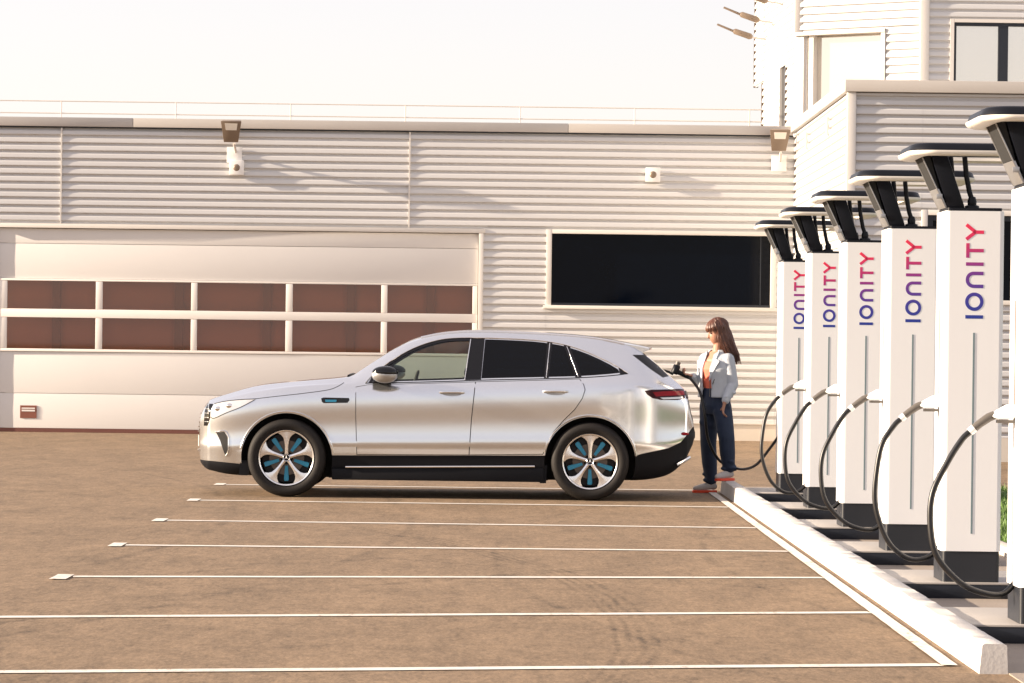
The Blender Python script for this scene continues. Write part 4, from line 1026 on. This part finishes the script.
# legs
RH, LH = Vector(B(0, -.085, .90)), Vector(B(0, .085, .90))
RK, RA = Vector(W_(2.00, 30.22, .49)), Vector(W_(2.035, 30.27, .09))
LK, LA = Vector(W_(2.165, 29.96, .56)), Vector(W_(2.19, 29.97, .225))
for (H_, K_, A_) in ((RH, RK, RA), (LH, LK, LA)):
    bd.chain([tuple(H_)+(.088,), tuple(H_.lerp(K_, .5))+(.073,), tuple(K_)+(.054,), tuple(K_.lerp(A_, .35))+(.054,), tuple(A_)+(.036,)])
bodyo = link('body', remeshed(bd, .0062, 'body', 3), M['skin'], wom, smooth=80)
for s in (-1, 1):
    MB().ell(Hd(.078, s*.030, .008), .009, .014, .006, HYAW, 10, 8).build('eye', M['eye'], bodyo, smooth=80)
MB().tube([Hd(.082, -.020, -.058), Hd(.0925, 0, -.056), Hd(.082, .020, -.058)], .0055, 8).build('lips', M['lip'], bodyo, smooth=80)
# coral top
tp_ = MB(); ring_ell(tp_, [(f, l, z, a+.010, b+.010) for (f, l, z, a, b) in TORSO[1:5]]+[(.004, 0, 1.325, .106, .165)])
tp_.chain([B(.08, -.03, 1.30)+(.035,), B(.07, .03, 1.30)+(.035,)])
link('top', remeshed(tp_, .007, 'top'), M['top'], bodyo, smooth=80)
# trousers with loose legs and bunched hems
tr = MB()
ring_ell(tr, [(0, 0, .80, .10, .165), (0, 0, .88, .122, .178), (0, 0, .95, .118, .176), (0, 0, 1.06, .102, .150)])
for (H_, K_, A_) in ((RH, RK, RA), (LH, LK, LA)):
    m1 = H_.lerp(K_, .45); m2 = K_.lerp(A_, .45)
    tr.chain([tuple(H_+Vector((0, 0, -.02)))+(.100,), tuple(m1)+(.094,), tuple(K_)+(.081,), tuple(m2)+(.078,), tuple(A_+Vector((0, 0, .045)))+(.062,)], 16)
    for k in range(9):
        t_ = rnd.uniform(.35, 1); p = K_.lerp(A_, t_); a = rnd.uniform(0, 6.28)
        tr.ell((p.x+.045*math.cos(a), p.y+.045*math.sin(a), max(p.z, A_.z+.03)), .042, .042, .020, a, 10, 6, R(rnd.uniform(-25, 25)))
    for k in range(5):
        t_ = rnd.uniform(.05, .5); p = H_.lerp(K_, t_); a = rnd.uniform(0, 6.28)
        tr.ell((p.x+.06*math.cos(a), p.y+.06*math.sin(a), p.z), .045, .045, .055, a, 10, 6, R(rnd.uniform(-25, 25)))
link('trousers', remeshed(tr, .0075, 'trousers', 3), M['trousers'], bodyo, smooth=80)
# jacket: open-fronted shell, sleeves, lapels, zip
jk = MB(); n = 40; gap = R(20)
JS = [(.0, 0, .965, .150, .205), (.0, 0, 1.05, .140, .190), (.006, 0, 1.15, .138, .188), (.012, 0, 1.25, .146, .195), (-.004, 0, 1.33, .128, .190), (-.016, 0, 1.385, .098, .155), (-.02, 0, 1.43, .072, .105), (-.022, 0, 1.445, .066, .085)]
vv = []
for si, (f, l, z, a, b) in enumerate(JS):
    g_ = gap*(1+.55*max(0, (z-1.15)/.2))
    for k in range(n+1):
        an = g_+(2*math.pi-2*g_)*k/n
        for th in (0, .018): vv.append(B(f+(a-th)*math.cos(an), l+(b-th)*math.sin(an), z))
q = 2*(n+1); ff = []
for i in range(len(JS)-1):
    for k in range(n):
        o_ = i*q+2*k
        ff += [(o_, o_+2, o_+q+2, o_+q), (o_+1, o_+q+1, o_+q+3, o_+3)]
    ff += [(i*q, i*q+q, i*q+q+1, i*q+1), (i*q+2*n, i*q+2*n+1, i*q+q+2*n+1, i*q+q+2*n)]
for k in range(n): ff += [(2*k, 2*k+1, 2*k+3, 2*k+2), ((len(JS)-1)*q+2*k, (len(JS)-1)*q+2*k+2, (len(JS)-1)*q+2*k+3, (len(JS)-1)*q+2*k+1)]
jk.add(vv, ff)
def sleeve(S, E_, Wr):
    Wc = E_.lerp(Wr, .90)
    jk.chain([tuple(S)+(.063,), tuple(S.lerp(E_, .35))+(.061,), tuple(S.lerp(E_, .7))+(.056,), tuple(E_)+(.052,), tuple(E_.lerp(Wr, .45))+(.048,), tuple(Wc)+(.041,)], 16)
    for k in range(7):
        p = S.lerp(E_, rnd.uniform(.3, 1.0)) if k < 4 else E_.lerp(Wr, rnd.uniform(.1, .7)); a = rnd.uniform(0, 6.28)
        jk.ell((p.x+.035*math.cos(a), p.y+.035*math.sin(a), p.z), .036, .036, .016, a, 10, 6, R(rnd.uniform(-30, 30)))
sleeve(LS+Vector((0, 0, -.005)), LE, LW_); sleeve(RS+Vector((0, 0, -.005)), RE, RW_)
jo = link('jacket', remeshed(jk, .0066, 'jacket', 3), M['jacket'], bodyo, smooth=80)
for s in (-1, 1):
    lp = MB(); g0 = .050
    lp.add([B(.150, s*g0, 1.13), B(.135, s*.125, 1.27), B(.115, s*.155, 1.33), B(.10, s*.095, 1.355), B(.045, s*.09, 1.435), B(.085, s*.05, 1.40), B(.142, s*.052, 1.26),
            B(.138, s*g0, 1.13), B(.12, s*.125, 1.27), B(.10, s*.155, 1.33), B(.085, s*.095, 1.355), B(.03, s*.09, 1.435), B(.07, s*.05, 1.40), B(.128, s*.052, 1.26)],
           [(0, 1, 2, 3, 6), (6, 3, 4, 5), (7, 13, 10, 9, 8), (13, 12, 11, 10)]+[(i, (i+1) % 7, 7+(i+1) % 7, 7+i) for i in range(7)])
    lp.build('lapel', M['jacket'], jo)
MB().tube([B(.148, .062, .975), B(.142, .060, 1.06), B(.146, .060, 1.14)], .004, 6).build('zip', M['zip'], jo)
MB().tube([B(.128, .105, 1.15), B(.132, .085, 1.10)], .004, 6).build('zip', M['zip'], jo)
# hair: scalp shell and long strands
hr = MB()
def scalp(az, el, k=1.0):
    return Vector(Hd(-.018+.106*k*math.cos(el)*math.cos(az), .086*k*math.cos(el)*math.sin(az), .028+.106*k*math.sin(el)))
hr.ell(Hd(-.034, 0, .034), .095, .0835, .100, HYAW)
hairlen = random.Random(3)
for i in range(300):
    az = hairlen.uniform(R(62), R(298)); e0 = hairlen.uniform(R(55), R(88)); lenz = hairlen.uniform(1.30, 1.42) if R(100) < az < R(260) else hairlen.uniform(1.36, 1.46)
    P = [scalp(az, e0, 1.0), scalp(az, e0*.6, 1.02), scalp(az, R(12), 1.03), scalp(az, R(-20), 1.04)]
    last = P[-1]; out = (last-Vector(Hd(-.018, 0, 0))); out.z = 0; out.normalize(); back = -HF
    P.append(last+out*.012+back*.022+Vector((0, 0, -.07))); P.append(Vector((last.x, last.y, lenz))+out*.026+back*hairlen.uniform(.06, .105)+HL*hairlen.uniform(-.02, .02))
    k_ = hairlen.uniform(.45, 1.15); P = [p+Vector((hairlen.uniform(-.006, .006), hairlen.uniform(-.006, .006), hairlen.uniform(-.004, .004))) for p in P]
    hr.tube(catmull(P, 3), [v*k_ for v in [.0085]*10+[.008, .0075, .007, .006, .005, .003]], 5)
for i in range(60):
    az = R(-70+140*i/59)+hairlen.uniform(-.04, .04); k_ = hairlen.uniform(.5, 1.1); sw2 = hairlen.uniform(-.08, .08)
    P = [scalp(az*.6, R(80)), scalp(az, R(48), 1.06), scalp(az+sw2, R(20), 1.13), scalp(az+sw2, R(2)+hairlen.uniform(-.06, .08), 1.115)]
    hr.tube(catmull(P, 4), [.0085*k_]*10+[.006*k_, .005*k_, .003*k_], 5)
for i in range(26):
    sd_ = -1 if i % 2 else 1; az = sd_*R(hairlen.uniform(64, 84)); P = [scalp(az, R(60), 1.03), scalp(az, R(20), 1.06), scalp(az, R(-18), 1.05), scalp(az*1.08, R(-50), 1.12)]
    P.append(P[-1]+Vector((.02, 0, -.05))+HF*hairlen.uniform(-.03, .0)); hr.tube(catmull(P, 3), [.006]*10+[.005, .004, .0025], 5)
hr.build('hair', M['hair'], bodyo, smooth=80)
# shoes
def shoe(A_, ang, z0, ln=.25):
    d = Vector((math.cos(ang), math.sin(ang), 0)); sd = Vector((-d.y, d.x, 0)); heel = Vector((A_.x, A_.y, 0))-d*.06
    up_ = MB(); out = []
    prof = [(0, .030), (.03, .036), (.10, .036), (.17, .044), (.22, .038), (.255, .018)]
    for (a, hw_) in prof: out.append(heel+d*a*ln/.255+sd*hw_)
    for (a, hw_) in prof[::-1]: out.append(heel+d*a*ln/.255-sd*hw_)
    so = MB().prism([(p.x, p.y) for p in out], z0+.001, z0+.027, 'z')
    up_.chain([tuple(heel+d*.03+Vector((0, 0, z0+.065)))+(.034,), tuple(heel+d*.10+Vector((0, 0, z0+.066)))+(.038,), tuple(heel+d*.17+Vector((0, 0, z0+.050)))+(.036,), tuple(heel+d*.225+Vector((0, 0, z0+.044)))+(.024,)])
    up_.capsule(tuple(heel+d*.04+Vector((0, 0, z0+.07))), tuple(heel+d*.05+Vector((0, 0, z0+.115))), .036, .040)
    sh = link('shoe', remeshed(up_, .006, 'shoe'), M['shoe'], bodyo, smooth=80)
    so.build('sole', M['sole'], sh, bevel=.006)
shoe(RA+Vector((0, 0, 0)), R(190), 0.0); shoe(LA, R(222), .137, .24)

# the far charger's cable goes to her hand
c1 = pos[0]; inv = Vector(c1.location)
plug_at = Vector((WX, WY, 0))+RW_+Vector((-.075, -.03, .005))
def loc(p): return tuple(Vector(p)-inv)
gd_ = Vector((-.90, -.05, .42)).normalized()
path = [(2.56, 28.62, .62), (2.50, 28.85, .50), (2.42, 29.35, .33), (2.335, 29.80, .262), (2.24, 30.06, .27), (2.10, 30.09, .34), (1.985, 30.03, .55), (1.945, 29.97, .80), (1.895, 30.02, 1.02), (1.80, 30.09, 1.155), tuple(plug_at-gd_*.02)]
cb = MB().tube([loc(p) for p in catmull(path, 8)], .014, 12).build('charging_cable', M['cable'], c1, smooth=60)
gp = MB().tube([loc(plug_at-gd_*.06), loc(plug_at-gd_*.02), loc(plug_at+gd_*.05), loc(plug_at+gd_*.10)], [.018, .022, .024, .026], 12).build('connector', M['headblack'], cb, smooth=50)
tip = plug_at+gd_*.115; up2 = Vector((.35, 0, 1)).normalized()
MB().tube([loc(tip-up2*.035), loc(tip-up2*.02), loc(tip+up2*.055), loc(tip+up2*.06)], [.03, .036, .036, .030], 14).build('connector_head', M['headblack'], gp, smooth=50)
MB().tube([loc(tip+up2*.06), loc(tip+up2*.095)], .026, 14).build('connector_socket', M['grip'], gp, smooth=50)
